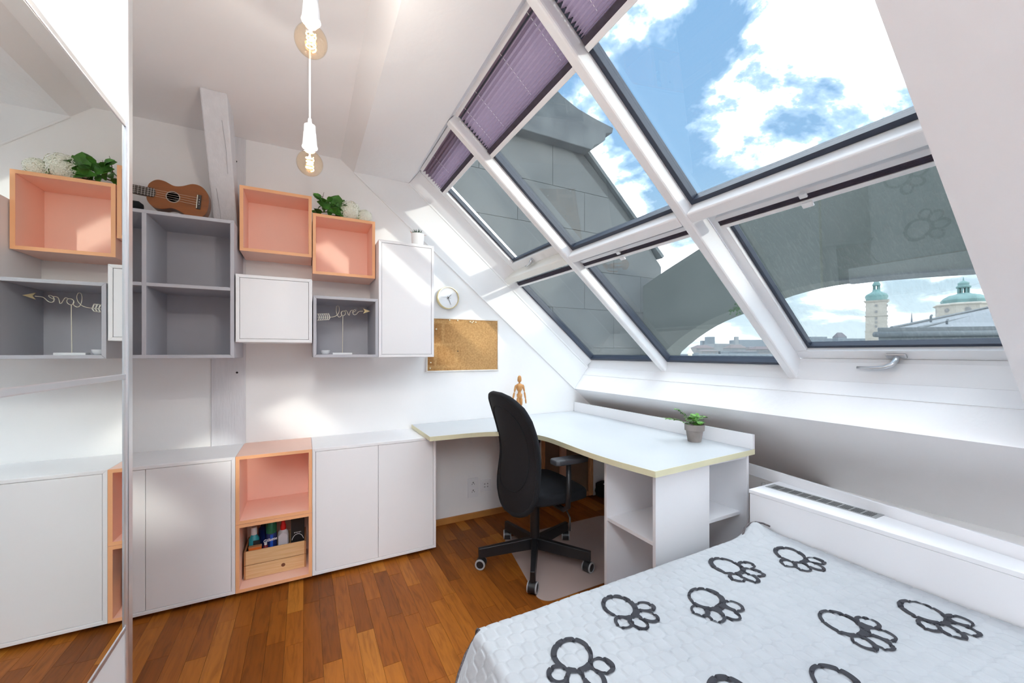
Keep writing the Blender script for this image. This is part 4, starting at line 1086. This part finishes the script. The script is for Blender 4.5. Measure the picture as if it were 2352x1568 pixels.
# ================================================================== love arrow ornament
ZS = ZG + .0165
lv = thing('love_ornament', 'wire ornament spelling love through an arrow on a white base', 'ornament', (-.536, -.22, ZS))
obj('base', MB().box(-.591, -.484, -.245, -.195, ZS, ZS + .011), CERAMIC, lv, bevel=.0015)
obj('rod', MB().tube([(-.536, -.22, ZS + .01), (-.534, -.22, 1.474)], .0016, 6), GOLDW, lv)
X0, Z0, X1, Z1 = 0, 0, 0, 0
def LX(a, b):   # coordinates on the ornament's own plane, in units read off its face (mm-like grid)
    return (-.673 + (a - 220) * .000306, -.22, 1.5272 - (b - 500) * .000337 )
word = [(455, 698), (500, 692), (545, 675), (585, 640), (608, 590), (612, 540), (600, 500), (580, 492), (562, 510), (555, 560), (562, 620), (580, 668), (605, 690), (635, 680), (655, 650),
        (648, 615), (660, 590), (690, 580), (718, 592), (722, 625), (705, 652), (675, 662), (650, 645), (645, 610), (668, 582), (705, 580), (735, 568), (758, 600), (775, 640), (795, 650), (803, 610), (815, 575), (840, 560), (862, 565),
        (852, 600), (870, 590), (898, 575), (915, 553), (898, 545), (872, 560), (860, 590), (862, 625), (890, 640), (925, 625), (955, 590), (985, 572), (1055, 566)]
wp = [LX(a, b) for a, b in word]
sm_ = []
for i in range(len(wp)-1):
    p0, p1, p2, p3 = wp[max(i-1, 0)], wp[i], wp[i+1], wp[min(i+2, len(wp)-1)]
    for k in range(4):
        t = k/4; sm_.append(tuple(.5*((2*b) + (-a+c)*t + (2*a-5*b+4*c-d)*t*t + (-a+3*b-3*c+d)*t**3) for a, b, c, d in zip(p0, p1, p2, p3)))
sm_.append(wp[-1])
obj('wire_word', MB().tube(sm_, .0016, 6), GOLDW, lv, smooth=True)
for k in range(6):
    a = 232 + k*36
    for sg in (-1, 1):
        b0 = 705; q4 = [LX(a + 24, b0), LX(a + 40, b0), LX(a + 16, b0 + sg*58 - k*3), LX(a, b0 + sg*58 - k*3)]
        obj('feather_bar', MB().prism(q4, [(x, y + .0015, z) for x, y, z in q4]), CREAMM, lv)
for sg in (-1, 1):
    q4 = [LX(220, 708 + sg*62), LX(430, 690 + sg*55), LX(430, 690 + sg*46), LX(220, 708 + sg*52)]
    obj('feather_edge', MB().prism(q4, [(x, y + .0015, z) for x, y, z in q4]), CREAMM, lv)
q4 = [LX(225, 705), LX(458, 692), LX(458, 700), LX(225, 713)]; obj('feather_shaft', MB().prism(q4, [(x, y + .0015, z) for x, y, z in q4]), CREAMM, lv)
for sg in (-1, 1):
    q4 = [LX(1185, 560), LX(1050, 565 + sg*45), LX(1082, 565)]; off = .004*sg
    obj('arrow_head', MB().prism(q4, [(x, y + .004, z) for x, y, z in q4]), GOLD, lv)
bw = tag(obj('small_bowl', MB().lathe([(.010, 0), (.016, .002), (.024, .012), (.027, .026), (.0255, .026), (.022, .013), (.010, .004), (0, .004)], (-.630, -.225, ZS), 24), CERAMIC, smooth=40), 'tiny white bowl beside the love ornament in the grey cube', 'bowl')

# ================================================================== pine crate with bottles
ZC = .02 + .0165
cr = thing('pine_crate', 'small pine crate in the lower orange cube full of bottles', 'crate', (-.88, -.19, ZC))
yf = -.262; x0, x1 = -1.024, -.730
for k, (a, b) in enumerate(((ZC + .002, ZC + .074), (ZC + .077, ZC + .149))):
    fs = obj('front_slat', MB().box(x0 + .008, x1 - .008, yf, yf + .010, a, b), PINE, cr, bevel=.001, seg=1)
    if k == 0:
        obj('knot', MB().lathe([(.010, yf - .0004), (.008, yf - .0007), (0, yf - .0007)], (-.842, 0, ZC + .040), 14, 'y'), mat('knot_dark', (.17, .06, .025), .7), fs)
    obj('side_slat', MB().box(x0, x0 + .008, yf, -.06, a, b), PINEDK, cr); obj('side_slat', MB().box(x1 - .008, x1, yf, -.06, a, b), PINEDK, cr)
    obj('back_slat', MB().box(x0 + .008, x1 - .008, -.07, -.06, a, b), PINE, cr)
obj('crate_floor', MB().box(x0 + .008, x1 - .008, yf + .01, -.07, ZC + .002, ZC + .010), PINE, cr)
ZQ = ZC + .0102
def bottle(name, label, cat, x, y, prof, m, capprof=None, capm=None, n=20, extra=None, sx=1, sy=1):
    t = thing(name, label, cat, (x, y, ZQ), 0, 'bottles in the pine crate')
    M = Matrix.Diagonal((sx, sy, 1, 1))
    obj('bottle_body', MB().lathe(prof, (0, 0, 0), n).xf(M), m, t, local=True, smooth=40)
    if capprof: obj('cap', MB().lathe(capprof, (0, 0, 0), n), capm, t, local=True, smooth=40)
    if extra: extra(t)
    return t
TEAL = mat('teal_plastic', (.02, .30, .36), .35); REDP = mat('red_plastic', (.62, .01, .01), .35); CLEARW = mat('milky_plastic', (.52, .52, .55), .3)
NAVY = mat('navy_can', (.010, .022, .12), .3); GREENP = mat('green_cap', (.008, .14, .07), .3); ORNG = mat('orange_box', (.62, .13, .012), .5)
def txt(t, s, size, loc, m, rot=0.0, bold=True):
    cu = bpy.data.curves.new('lettering', 'FONT'); cu.body = s; cu.size = size; cu.extrude = .0002; cu.align_x = 'CENTER'; cu.offset = size*.02 if bold else 0; cu.shear = .25
    to = bpy.data.objects.new('lettering_tmp', cu); C.objects.link(to)
    dg = bpy.context.evaluated_depsgraph_get(); me = bpy.data.meshes.new_from_object(to.evaluated_get(dg)); bpy.data.objects.remove(to); bpy.data.curves.remove(cu)
    me.materials.clear(); me.materials.append(m); me.name = 'lettering'
    o = bpy.data.objects.new('lettering', me); C.objects.link(o); o.parent = t; o.location = loc; o.rotation_euler = (R(90), rot, 0); return o
LETW = mat('letter_white', (.8, .8, .82), .5)
bottle('spray_bottle', 'teal bottle with a white cap in the pine crate', 'bottle', -.985, -.185, [(.022, 0), (.025, .004), (.025, .175), (.014, .195), (.012, .20)], TEAL, [(.0145, .198), (.0145, .235), (.012, .238), (0, .238)], CERAMIC,
       extra=lambda t: obj('dark_label', MB().box(-.002, .030, -.0265, -.0245, .095, .172), DARK, t, local=True))
bottle('shaving_can', 'blue and green spray can with white lettering in the pine crate', 'can', -.903, -.185, [(.026, 0), (.0275, .004), (.0275, .19), (.022, .198)], NAVY, [(.0255, .192), (.0265, .20), (.0265, .240), (.020, .252), (0, .254)], GREENP,
       extra=lambda t: (txt(t, 'Gillette', .022, (-.004, -.0282, .155), LETW, R(-7)), obj('blue_stripe', MB().box(-.004, .010, -.0281, -.0272, .12, .188), mat('bright_blue', (.02, .10, .55), .3), t, local=True)))
def bot3(t):
    q5 = [(-.022, .10), (.022, .10), (.022, .172), (0, .192), (-.022, .172)]
    obj('label', MB().exz(q5, -.0222, -.0212), mat('label_pale', (.60, .58, .62), .5), t, local=True)
bottle('glue_bottle', 'milky white bottle with a red nozzle cap in the pine crate', 'bottle', -.845, -.190, [(.026, 0), (.028, .004), (.028, .165), (.024, .190), (.012, .202)], CLEARW, [(.0145, .200), (.0145, .222), (.010, .235), (.009, .252), (0, .253)], REDP, extra=bot3, sy=.75)
bottle('dark_bottle', 'dark navy bottle behind the teal bottle in the pine crate', 'bottle', -.945, -.120, [(.024, 0), (.026, .004), (.026, .20), (.012, .215)], NAVY, [(.013, .212), (.013, .25), (0, .251)], BLACKP)
bx_ = thing('black_box', 'tall black box with a white arc at the right of the pine crate', 'box', (-.772, -.165, ZQ), 0)
obj('carton', MB().box(-.034, .034, -.03, .03, 0, .268), mat('black_card', (.010, .010, .012), .45), bx_, local=True, bevel=.002)
arc = [(.030*math.cos(R(a)), -.0306, .118 + .042*math.sin(R(a))) for a in range(15, 166, 10)]
obj('printed_arc', MB().tube(arc, .0016, 5), LETW, bx_, local=True)
for k in range(6):
    obj('printed_stroke', MB().box(-.018 + k*.0062, -.0145 + k*.0062, -.0306, -.030, .166 + .002*(k % 2), .172), LETW, bx_, local=True)
ob = thing('orange_carton', 'small orange carton at the front left of the pine crate', 'box', (-.975, -.236, ZQ))
obj('carton', MB().box(-.030, .030, -.012, .010, 0, .150), ORNG, ob, local=True, bevel=.002); obj('lid_edge', MB().box(-.0305, .0305, -.0125, .0105, .150, .154), PINEDK, ob, local=True)
rb = thing('red_tube', 'dark red tube beside the orange carton in the pine crate', 'tube', (-.927, -.236, ZQ))
obj('tube_body', MB().lathe([(.010, 0), (.012, .003), (.011, .14), (.006, .15)], (0, 0, 0), 14), mat('dark_red', (.18, .006, .012), .4), rb, local=True, smooth=40)
obj('tube_cap', MB().lathe([(.007, .149), (.007, .160), (0, .161)], (0, 0, 0), 12), CERAMIC, rb, local=True, smooth=40)

# ================================================================== pendant bulbs
def pendant(x, y, zb, label, tilt):
    t = thing('pendant_bulb', label, 'lamp', (x, y, zb), 0); q = .842; SC = Matrix.Scale(q, 4)
    obj('cord', MB().tube([(0, 0, .14), (0, 0, CEILZ - zb)], .0033, 8), CERAMIC, t, local=True, smooth=True)
    obj('ceiling_cup', MB().lathe([(.030, CEILZ - zb), (.030, CEILZ - zb - .012), (.012, CEILZ - zb - .022), (.004, CEILZ - zb - .026)], (0, 0, 0), 20), CERAMIC, t, local=True, smooth=40)
    obj('socket', MB().lathe([(.0, .176), (.006, .174), (.009, .150), (.0205, .148), (.0215, .120), (.0225, .1185), (.026, .075), (.028, .062), (.0265, .060), (.022, .070), (.0, .075)], (0, 0, 0), 28).xf(SC), CERAMIC, t, local=True, smooth=30)
    obj('bulb_neck', MB().lathe([(.0135, .072), (.0135, .052), (.016, .046)], (0, 0, 0), 20).xf(SC), mat('bulb_collar', (.75, .45, .25), .4), t, local=True, smooth=40)
    prof = [(.0160, .0445)] + [(.0475*math.sin(a), .0475*math.cos(a)) for a in [R(24 + 156*k/18) for k in range(19)]]
    obj('bulb_glass', MB().lathe(prof, (0, 0, 0), 32).xf(SC), AMBER, t, local=True, smooth=True)
    hel = []
    for k in range(96):
        f = k/95; a = f*2*PI*4.2; r_ = .0125 * (1 + .12*math.sin(f*9)); hel.append((r_*math.cos(a), r_*math.sin(a), .026 - .052*f))
    obj('filament', MB().tube(hel, .0016, 6).xf(SC), FILA, t, local=True, smooth=True)
    obj('filament_support', MB().tube([(0, 0, .045), (0, 0, .026)], .0035, 8).xf(SC), mat('glass_stem', (.8, .75, .65), .3), t, local=True)
    l = bpy.data.lights.new('bulb_light', 'POINT'); l.energy = 2.7; l.color = (.95, .97, 1.0); l.shadow_soft_size = .006
    lo = bpy.data.objects.new('bulb_light', l); C.objects.link(lo); lo.parent = t
    return t
pendant(-.723, -1.331, 1.874, 'lower hanging amber globe bulb in a white socket near the gable wall', 0)
pendant(-.7235, -1.624, 2.073, 'nearer and higher hanging amber globe bulb in a white socket', 0)

# ================================================================== outside: parapet gable and arch
def clip(poly, a, b, c):
    out = []
    for i in range(len(poly)):
        p, q_ = poly[i], poly[(i+1) % len(poly)]; dp, dq = a*p[0]+b*p[1]-c, a*q_[0]+b*q_[1]-c
        if dp <= 0: out.append(p)
        if dp*dq < 0:
            t = dp/(dp-dq); out.append((p[0]+t*(q_[0]-p[0]), p[1]+t*(q_[1]-p[1])))
    return out
GY = 1.80
gb = thing('gable_parapet', 'grey panelled gable parapet with a moulded cap outside the skylight', 'parapet', (2.5, GY, 0))
gpoly = [(-1.0, .2), (4.40, .2), (4.40, 2.66), (4.35, 2.70), (3.88, 3.27), (2.83, 4.11), (-1.0, 4.11)]
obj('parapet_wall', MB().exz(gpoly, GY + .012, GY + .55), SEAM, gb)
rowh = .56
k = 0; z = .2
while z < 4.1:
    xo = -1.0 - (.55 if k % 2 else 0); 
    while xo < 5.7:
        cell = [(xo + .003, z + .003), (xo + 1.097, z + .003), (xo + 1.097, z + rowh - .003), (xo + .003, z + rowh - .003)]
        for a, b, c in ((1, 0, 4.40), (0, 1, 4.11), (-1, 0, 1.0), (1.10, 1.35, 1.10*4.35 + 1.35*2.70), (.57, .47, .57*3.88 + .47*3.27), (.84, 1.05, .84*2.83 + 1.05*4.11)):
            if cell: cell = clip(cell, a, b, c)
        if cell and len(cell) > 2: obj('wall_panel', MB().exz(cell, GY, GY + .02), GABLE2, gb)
        xo += 1.10
    z += rowh; k += 1
capx = [(-1.0, 4.11), (2.86, 4.11), (2.90, 4.18), (3.02, 4.24), (3.10, 4.31), (3.11, 4.40), (3.23, 4.44), (3.25, 4.52), (2.95, 4.56), (2.62, 4.62), (2.35, 4.72), (2.12, 4.86), (1.9, 5.06), (-1.0, 5.06)]
obj('cap_moulding', MB().exz(capx, GY - .16, GY + .70), CAPM, gb, bevel=.01)
obj('coping', MB().prism([(2.86, GY - .05, 4.13), (2.90, GY - .05, 4.16), (4.42, GY - .05, 2.81), (4.38, GY - .05, 2.77)], [(2.86, GY + .6, 4.13), (2.90, GY + .6, 4.16), (4.42, GY + .6, 2.81), (4.38, GY + .6, 2.77)]), CAPM, gb)
ar = thing('roof_arch', 'mossy rendered stone arch springing from the parapet outside the windows', 'arch', (4.2, 0, 0))
low_ = [(1.80, .2), (1.795, .55), (1.358, 1.283), (1.03, 1.50), (.734, 1.651), (.50, 1.73), (.273, 1.793), (.0, 1.87), (-.254, 1.936), (-.48, 1.965), (-.687, 1.980), (-1.0, 1.975), (-1.35, 1.955), (-1.75, 1.92), (-2.6, 1.90), (-15, 1.90)]
top_ = [(2.40, 2.08), (2.102, 2.179), (1.772, 2.308), (1.348, 2.47), (.806, 2.65), (.4, 2.81), (0, 2.93), (-.5, 2.99), (-1.0, 2.99), (-1.6, 2.95), (-2.6, 2.885), (-15, 2.885)]
am = MB(); X4, X5 = 4.0, 4.36
def strip(ya, za, xx): return (xx, ya, za)
def resamp(pl, n):
    out = []
    tot = [0]
    for a, b in zip(pl, pl[1:]): tot.append(tot[-1] + math.dist(a, b))
    for i in range(n):
        d = tot[-1]*i/(n-1); j = 0
        while j < len(pl)-2 and tot[j+1] < d: j += 1
        f = (d - tot[j])/(tot[j+1]-tot[j]); out.append((pl[j][0] + f*(pl[j+1][0]-pl[j][0]), pl[j][1] + f*(pl[j+1][1]-pl[j][1])))
    return out
def plan(y): return y
ysl = [1.795 - 4.4*(i/31.0) for i in range(32)] + [-2.6 - 12.4*(i+1)/8 for i in range(8)]
def interp(pl, y):
    for (a, b), (c, d) in zip(pl, pl[1:]):
        if c <= y <= a: return b + (d - b)*(a - y)/(a - c)
    return pl[-1][1]
lw = [(y, interp(low_, y)) for y in ysl]; tp = [(y, interp(top_, y)) for y in ysl]
for i in range(40):
    am.v += [strip(*lw[i], X4), strip(*tp[i], X4), strip(*tp[i], X5), strip(*lw[i], X5)]
for i in range(39):
    a = 4*i
    for q_ in range(4): am.f.append((a + q_, a + (q_+1) % 4, a + 4 + (q_+1) % 4, a + 4 + q_))
am.f += [(0, 1, 2, 3), (156, 159, 158, 157)]
obj('arch_band', am, ARCHM, ar, smooth=40)
# solid haunch between arch and parapet
obj('haunch', MB().eyz([(1.80, .2), (1.795, .55), (2.40, 2.08), (1.80, 2.30), (1.80, .2)][:-1] if False else [(2.35, .2), (1.80, .2), (1.795, .56), (2.38, 2.08)], X4 + .002, X5 - .002), ARCHM, ar)
flash = MB()
for i in range(18, 31):
    flash.prism([(X4 - .015, lw[i][0], lw[i][1] - .012), (X4 - .015, lw[i+1][0], lw[i+1][1] - .012), (X5, lw[i+1][0], lw[i+1][1] - .012), (X5, lw[i][0], lw[i][1] - .012)],
                [(X4 - .015, lw[i][0], lw[i][1] + .002), (X4 - .015, lw[i+1][0], lw[i+1][1] + .002), (X5, lw[i+1][0], lw[i+1][1] + .002), (X5, lw[i][0], lw[i][1] + .002)])
obj('soffit_flashing', flash, CAPM, ar)
ms = MB()
rr = random.Random(5)
for k in range(60):
    y_ = .23 + rr.gauss(0, .055); z_ = 1.80 + rr.gauss(0, .03) - (y_ - .23)*.3
    ms.lathe([(0, -.012), (.012, 0), (0, .012)], (X4 - .002, y_, z_), 5)
mo = obj('moss_tuft', ms, MOSS, ar); mo['kind'] = 'stuff'

# ------------------------------------------------------------------ the town beyond
def at(u, v, d):
    """point seen through the measured picture position at horizontal distance factor d (metres along the view axis)"""
    fx, fy = math.sin(YAW), math.cos(YAW); rx, ry = math.cos(YAW), -math.sin(YAW)
    a, b = (u - CX)/F, (CY - v)/F
    return Vector((cam.location.x + d*(fx + rx*a), cam.location.y + d*(fy + ry*a), cam.location.z + d*b))
TD = 130.0; K = TD / F
def tower(u, vb, label):
    b = at(u, 809.5, TD); base = -18.0
    t = thing('church_tower', label, 'tower', (b.x, b.y, base)); h = lambda v: (809.5 - v)*K + 1.251 - base
    ro = R(18)
    def sq(hw0, z0, hw1, z1): 
        mb = MB(); a = [(-1, -1), (1, -1), (1, 1), (-1, 1)]
        return mb.prism([(x*hw0, y*hw0, z0) for x, y in a], [(x*hw1, y*hw1, z1) for x, y in a]).xf(Matrix.Rotation(ro, 4, 'Z'))
    W_ = 18.0*K
    obj('shaft', sq(W_*1.03, 0, W_*1.03, h(762)), STONE, t, local=True); obj('shaft', sq(W_, h(762), W_, h(728)), STONE, t, local=True); obj('belfry', sq(W_*.98, h(728), W_*.98, h(692)), STONE, t, local=True)
    obj('cornice', sq(W_*1.08, h(727), W_*1.08, h(725)), STONE, t, local=True); obj('cornice', sq(W_*1.08, h(762), W_*1.08, h(760)), STONE, t, local=True); obj('cornice', sq(W_*1.05, h(695), W_*1.22, h(691)), STONE, t, local=True)
    for z in (703, 717, 732, 741, 750):
        for a in range(4):
            M = Matrix.Rotation(ro + a*PI/2, 4, 'Z')
            obj('window_opening', MB().box(-.28, .28, -W_*1.045, -W_*.9, h(z) - .35, h(z) + .35).xf(M), STONEDK, t, local=True)
    pr = [(W_*1.08, h(691)), (W_*1.02, h(688)), (W_*1.13, h(681)), (W_*1.0, h(676)), (W_*.62, h(672)), (W_*.40, h(669)), (W_*.36, h(665))]
    obj('onion_dome', MB().lathe(pr, (0, 0, 0), 16), COPPERG, t, local=True, smooth=50)
    for a in range(6):
        x_, y_ = W_*.3*math.cos(a*PI/3), W_*.3*math.sin(a*PI/3); obj('lantern_post', MB().tube([(x_, y_, h(666)), (x_, y_, h(655))], W_*.06, 6), COPPERG, t, local=True)
    obj('lantern_roof', MB().lathe([(W_*.40, h(656)), (W_*.42, h(654)), (W_*.28, h(648)), (W_*.10, h(643)), (W_*.04, h(630)), (0, h(622))], (0, 0, 0), 12), COPPERG, t, local=True, smooth=50)
    return t
tower(2013, 775, 'slim stone church tower with a green onion dome in the distance')
b = at(2213, 809.5, TD + 10); K2 = (TD + 10)/F; base = -18.0
dm = thing('domed_church', 'wide church dome of green copper with a lantern in the distance', 'church', (b.x, b.y, base)); h2 = lambda v: (809.5 - v)*K2 + 1.251 - base
obj('drum', MB().lathe([(46*K2, 0), (46*K2, h2(703))], (0, 0, 0), 8), STONE, dm, local=True)
obj('cornice', MB().lathe([(46*K2, h2(704)), (51*K2, h2(701)), (50*K2, h2(699)), (45*K2, h2(697))], (0, 0, 0), 8), STONE, dm, local=True)
obj('dome', MB().lathe([(44*K2, h2(699)), (37*K2, h2(695)), (38*K2, h2(689)), (34*K2, h2(683)), (26*K2, h2(678)), (14*K2, h2(675)), (10*K2, h2(673))], (0, 0, 0), 8), COPPERG, dm, local=True, smooth=25)
for a in range(8):
    x_, y_ = 8.5*K2*math.cos(a*PI/4), 8.5*K2*math.sin(a*PI/4); obj('lantern_post', MB().tube([(x_, y_, h2(674)), (x_, y_, h2(660))], 1.6*K2, 6), COPPERG, dm, local=True)
obj('lantern_roof', MB().lathe([(12*K2, h2(661)), (12.5*K2, h2(658)), (9*K2, h2(655)), (9.5*K2, h2(650)), (5*K2, h2(646)), (1.2*K2, h2(644)), (.8*K2, h2(638)), (0, h2(636))], (0, 0, 0), 12), COPPERG, dm, local=True, smooth=40)
for a in range(8):
    M = Matrix.Rotation(a*PI/4 + PI/8, 4, 'Z'); obj('round_window', MB().lathe([(5*K2, 42.8*K2), (5*K2, 41*K2)], (0, 0, h2(713)), 12, 'x').xf(M), STONEDK, dm, local=True)
sp1 = at(2094, 809.5, 160); k3 = 160/F
t = thing('church_spire', 'thin dark needle spire between the two church domes', 'spire', (sp1.x, sp1.y, -15)); hh = lambda v: (809.5-v)*k3 + 16.25
obj('spire_base', MB().lathe([(5*k3, 0), (5*k3, hh(747)), (2.2*k3, hh(741))], (0, 0, 0), 8), HAZE[2], t, local=True); obj('needle', MB().lathe([(2.2*k3, hh(742)), (.7*k3, hh(722)), (0, hh(716))], (0, 0, 0), 8), HAZE[2], t, local=True)
# neighbouring sheet-metal roof with parapet
nr = thing('neighbour_roof', 'grey sheet metal roof with a dark parapet below the church dome', 'roof', tuple(at(2200, 809.5, 26).xy) + (-4,))
D1, D2 = 24.0, 40.0
pa, pb = at(2020, 760, D1), at(2420, 752, D1)
pa2, pb2 = at(2052, 752, D1 + 2), at(2420, 668, D2)
rf = [at(2050, 754, D1 + 1.0), at(2480, 754, D1 + 1.0), at(2480, 650, D2), at(2270, 706, D2)]
obj('roof_sheet', MB().prism([tuple(p) for p in rf], [tuple(p - Vector((0, 0, .5))) for p in rf]), ROOFG, nr)
e0, e1 = at(2048, 752.5, D1 + 1.0), at(2275, 704.5, D2 - .2)
obj('ridge_flashing', MB().tube([e0, e1], .10, 6), GUTTER, nr)
s0, s1 = at(2110, 752.5, D1 + .9), at(2300, 712, D2 - .5)
obj('standing_seam', MB().tube([s0, s1], .09, 6), GUTTER, nr)
for uu, vv in ((2138, 730), (2175, 740)):
    p = at(uu, vv + 10, D1 + 3); obj('snow_hook', MB().tube([p, p + Vector((0, 0, .38)), p + Vector((.15, 0, .5))], .06, 6), GUTTER, nr)
q0, q1, q2, q3 = at(2016, 752, D1), at(2480, 746, D1), at(2480, 790, D1), at(2020, 790, D1)
dv = Vector((.9, .35, 0))
obj('parapet', MB().prism([tuple(p) for p in (q0, q1, q2, q3)], [tuple(p + dv) for p in (q0, q1, q2, q3)]), GUTTER, nr, bevel=.03)
obj('parapet_lip', MB().tube([at(2009, 768, D1 - .2), at(2480, 762, D1 - .2)], .16, 8), GUTTER, nr, smooth=True)
obj('lower_wall', MB().prism([tuple(p) for p in (at(2030, 790, D1 + .3), at(2480, 790, D1 + .3), at(2480, 1200, D1 + .3), at(2030, 1200, D1 + .3))], [tuple(p + dv) for p in (at(2030, 790, D1 + .3), at(2480, 790, D1 + .3), at(2480, 1200, D1 + .3), at(2030, 1200, D1 + .3))]), HAZE[1], nr)
# town roofs behind the middle pane
def house(u0, u1, vt, d, label, mi, roof=None, vr=0, wins=0):
    p0, p1 = at(u0, vt, d), at(u1, vt, d); base = -30.0
    ctr = (p0 + p1)/2; t = thing('town_house' if roof is not None else 'town_block', label, 'building', (ctr.x, ctr.y, base))
    e = (p1 - p0); e.z = 0; ln = e.length; e.normalize(); dn = Vector((-e.y, e.x, 0))
    if dn.dot(Vector((math.sin(YAW), math.cos(YAW), 0))) < 0: dn = -dn
    dp = min(14, ln*.8)
    a, b = p0, p1; c, dd = p1 + dn*dp, p0 + dn*dp
    lowp = lambda p: (p.x, p.y, base)
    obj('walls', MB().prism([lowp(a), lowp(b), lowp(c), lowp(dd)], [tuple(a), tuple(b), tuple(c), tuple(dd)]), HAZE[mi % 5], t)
    if roof is not None:
        hz = (vt - vr)*d/F; r0, r1 = p0 + e*ln*.22 + dn*dp*.5 + Vector((0, 0, hz)), p1 - e*ln*.22 + dn*dp*.5 + Vector((0, 0, hz)); o_ = .03*ln
        A, B_, C_, D_ = a - e*o_ - dn*o_, b + e*o_ - dn*o_, c + e*o_ + dn*o_, dd - e*o_ + dn*o_
        mb = MB(); mb.v = [tuple(q_) for q_ in (A, B_, C_, D_, r0, r1)]; mb.f = [(0, 1, 5, 4), (2, 3, 4, 5), (1, 2, 5), (3, 0, 4), (3, 2, 1, 0)]
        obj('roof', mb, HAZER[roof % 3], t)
    for i in range(wins):
        f = (i + .5)/wins; w0 = p0 + e*ln*(f - .18/wins) - dn*.05; w1 = p0 + e*ln*(f + .18/wins) - dn*.05; hz = 4.5*d/F
        tz = 2.5*d/F
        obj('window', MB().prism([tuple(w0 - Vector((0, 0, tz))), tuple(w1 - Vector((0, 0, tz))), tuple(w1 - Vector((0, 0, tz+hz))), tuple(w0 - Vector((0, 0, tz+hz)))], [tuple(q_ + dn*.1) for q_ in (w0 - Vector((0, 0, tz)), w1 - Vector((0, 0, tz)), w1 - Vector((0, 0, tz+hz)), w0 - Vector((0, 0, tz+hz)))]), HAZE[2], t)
    return t
house(1625, 1642, 773, 300, 'hazy blue tower block above the town roofs', 2, wins=3)
house(1613, 1626, 782, 310, 'small hazy block left of the tower block', 2)
house(1689, 1697, 773, 250, 'lone pale chimney stack rising above the town roofs', 1)
house(1700, 1790, 780, 280, 'long hazy slab block with dark glazing at the right', 0, wins=6)
house(1640, 1705, 789, 260, 'low pale block joining the tower block and the chimney', 1, wins=7)
house(1600, 1640, 799, 200, 'grey house with a reddish hipped roof at the left', 3, 0, 792, 4)
house(1678, 1718, 799, 200, 'grey house with a reddish hipped roof under the chimney', 1, 2, 791, 4)
house(1722, 1742, 798, 190, 'narrow house with a grid of small windows', 3, 1, 795, 4)
house(1738, 1785, 802, 180, 'wide house with a dark mansard roof at the right', 3, 0, 795, 6)
house(1612, 1650, 806, 150, 'pinkish low house in front of the left hipped roof', 3, 2, 803, 4)
house(1655, 1693, 806, 150, 'pale flat-roofed house in the middle of the town', 4, wins=5)
house(1695, 1740, 807, 135, 'pale flat-roofed house with a low attic by the right', 0, 1, 805, 5)
house(1595, 1800, 813, 110, 'long pale facade along the bottom of the window', 4, wins=14)
house(1588, 1605, 810, 100, 'grey stair tower at the left end of the pale facade', 2)
house(1925, 1945, 774, 260, 'distant hill house with a green pointed roof', 0, 1, 763)
house(1862, 1900, 773, 300, 'distant leafy housing block left of the church tower', 0, wins=5)
house(1880, 2000, 777, 320, 'long distant housing row on the horizon', 0, wins=8)
cy = at(1585, 830, 30)
ct = thing('small_turret', 'small cream chimney turret with a pointed cap beside the arch', 'chimney', (cy.x, cy.y, -3)); kk = 30/F; hz = lambda v: (809.5-v)*kk + 4.25
obj('turret_shaft', MB().box(-3.2*kk, 3.2*kk, -3.2*kk, 3.2*kk, 0, hz(812)), mat('turret_cream', (.62, .58, .42), .8), ct, local=True)
obj('turret_cap', MB().lathe([(7*kk, hz(812)), (7*kk, hz(809)), (5.5*kk, hz(808)), (0, hz(798))], (0, 0, 0), 4).xf(Matrix.Rotation(.5, 4, 'Z')), mat('turret_cream', (.62, .58, .42), .8), ct, local=True)
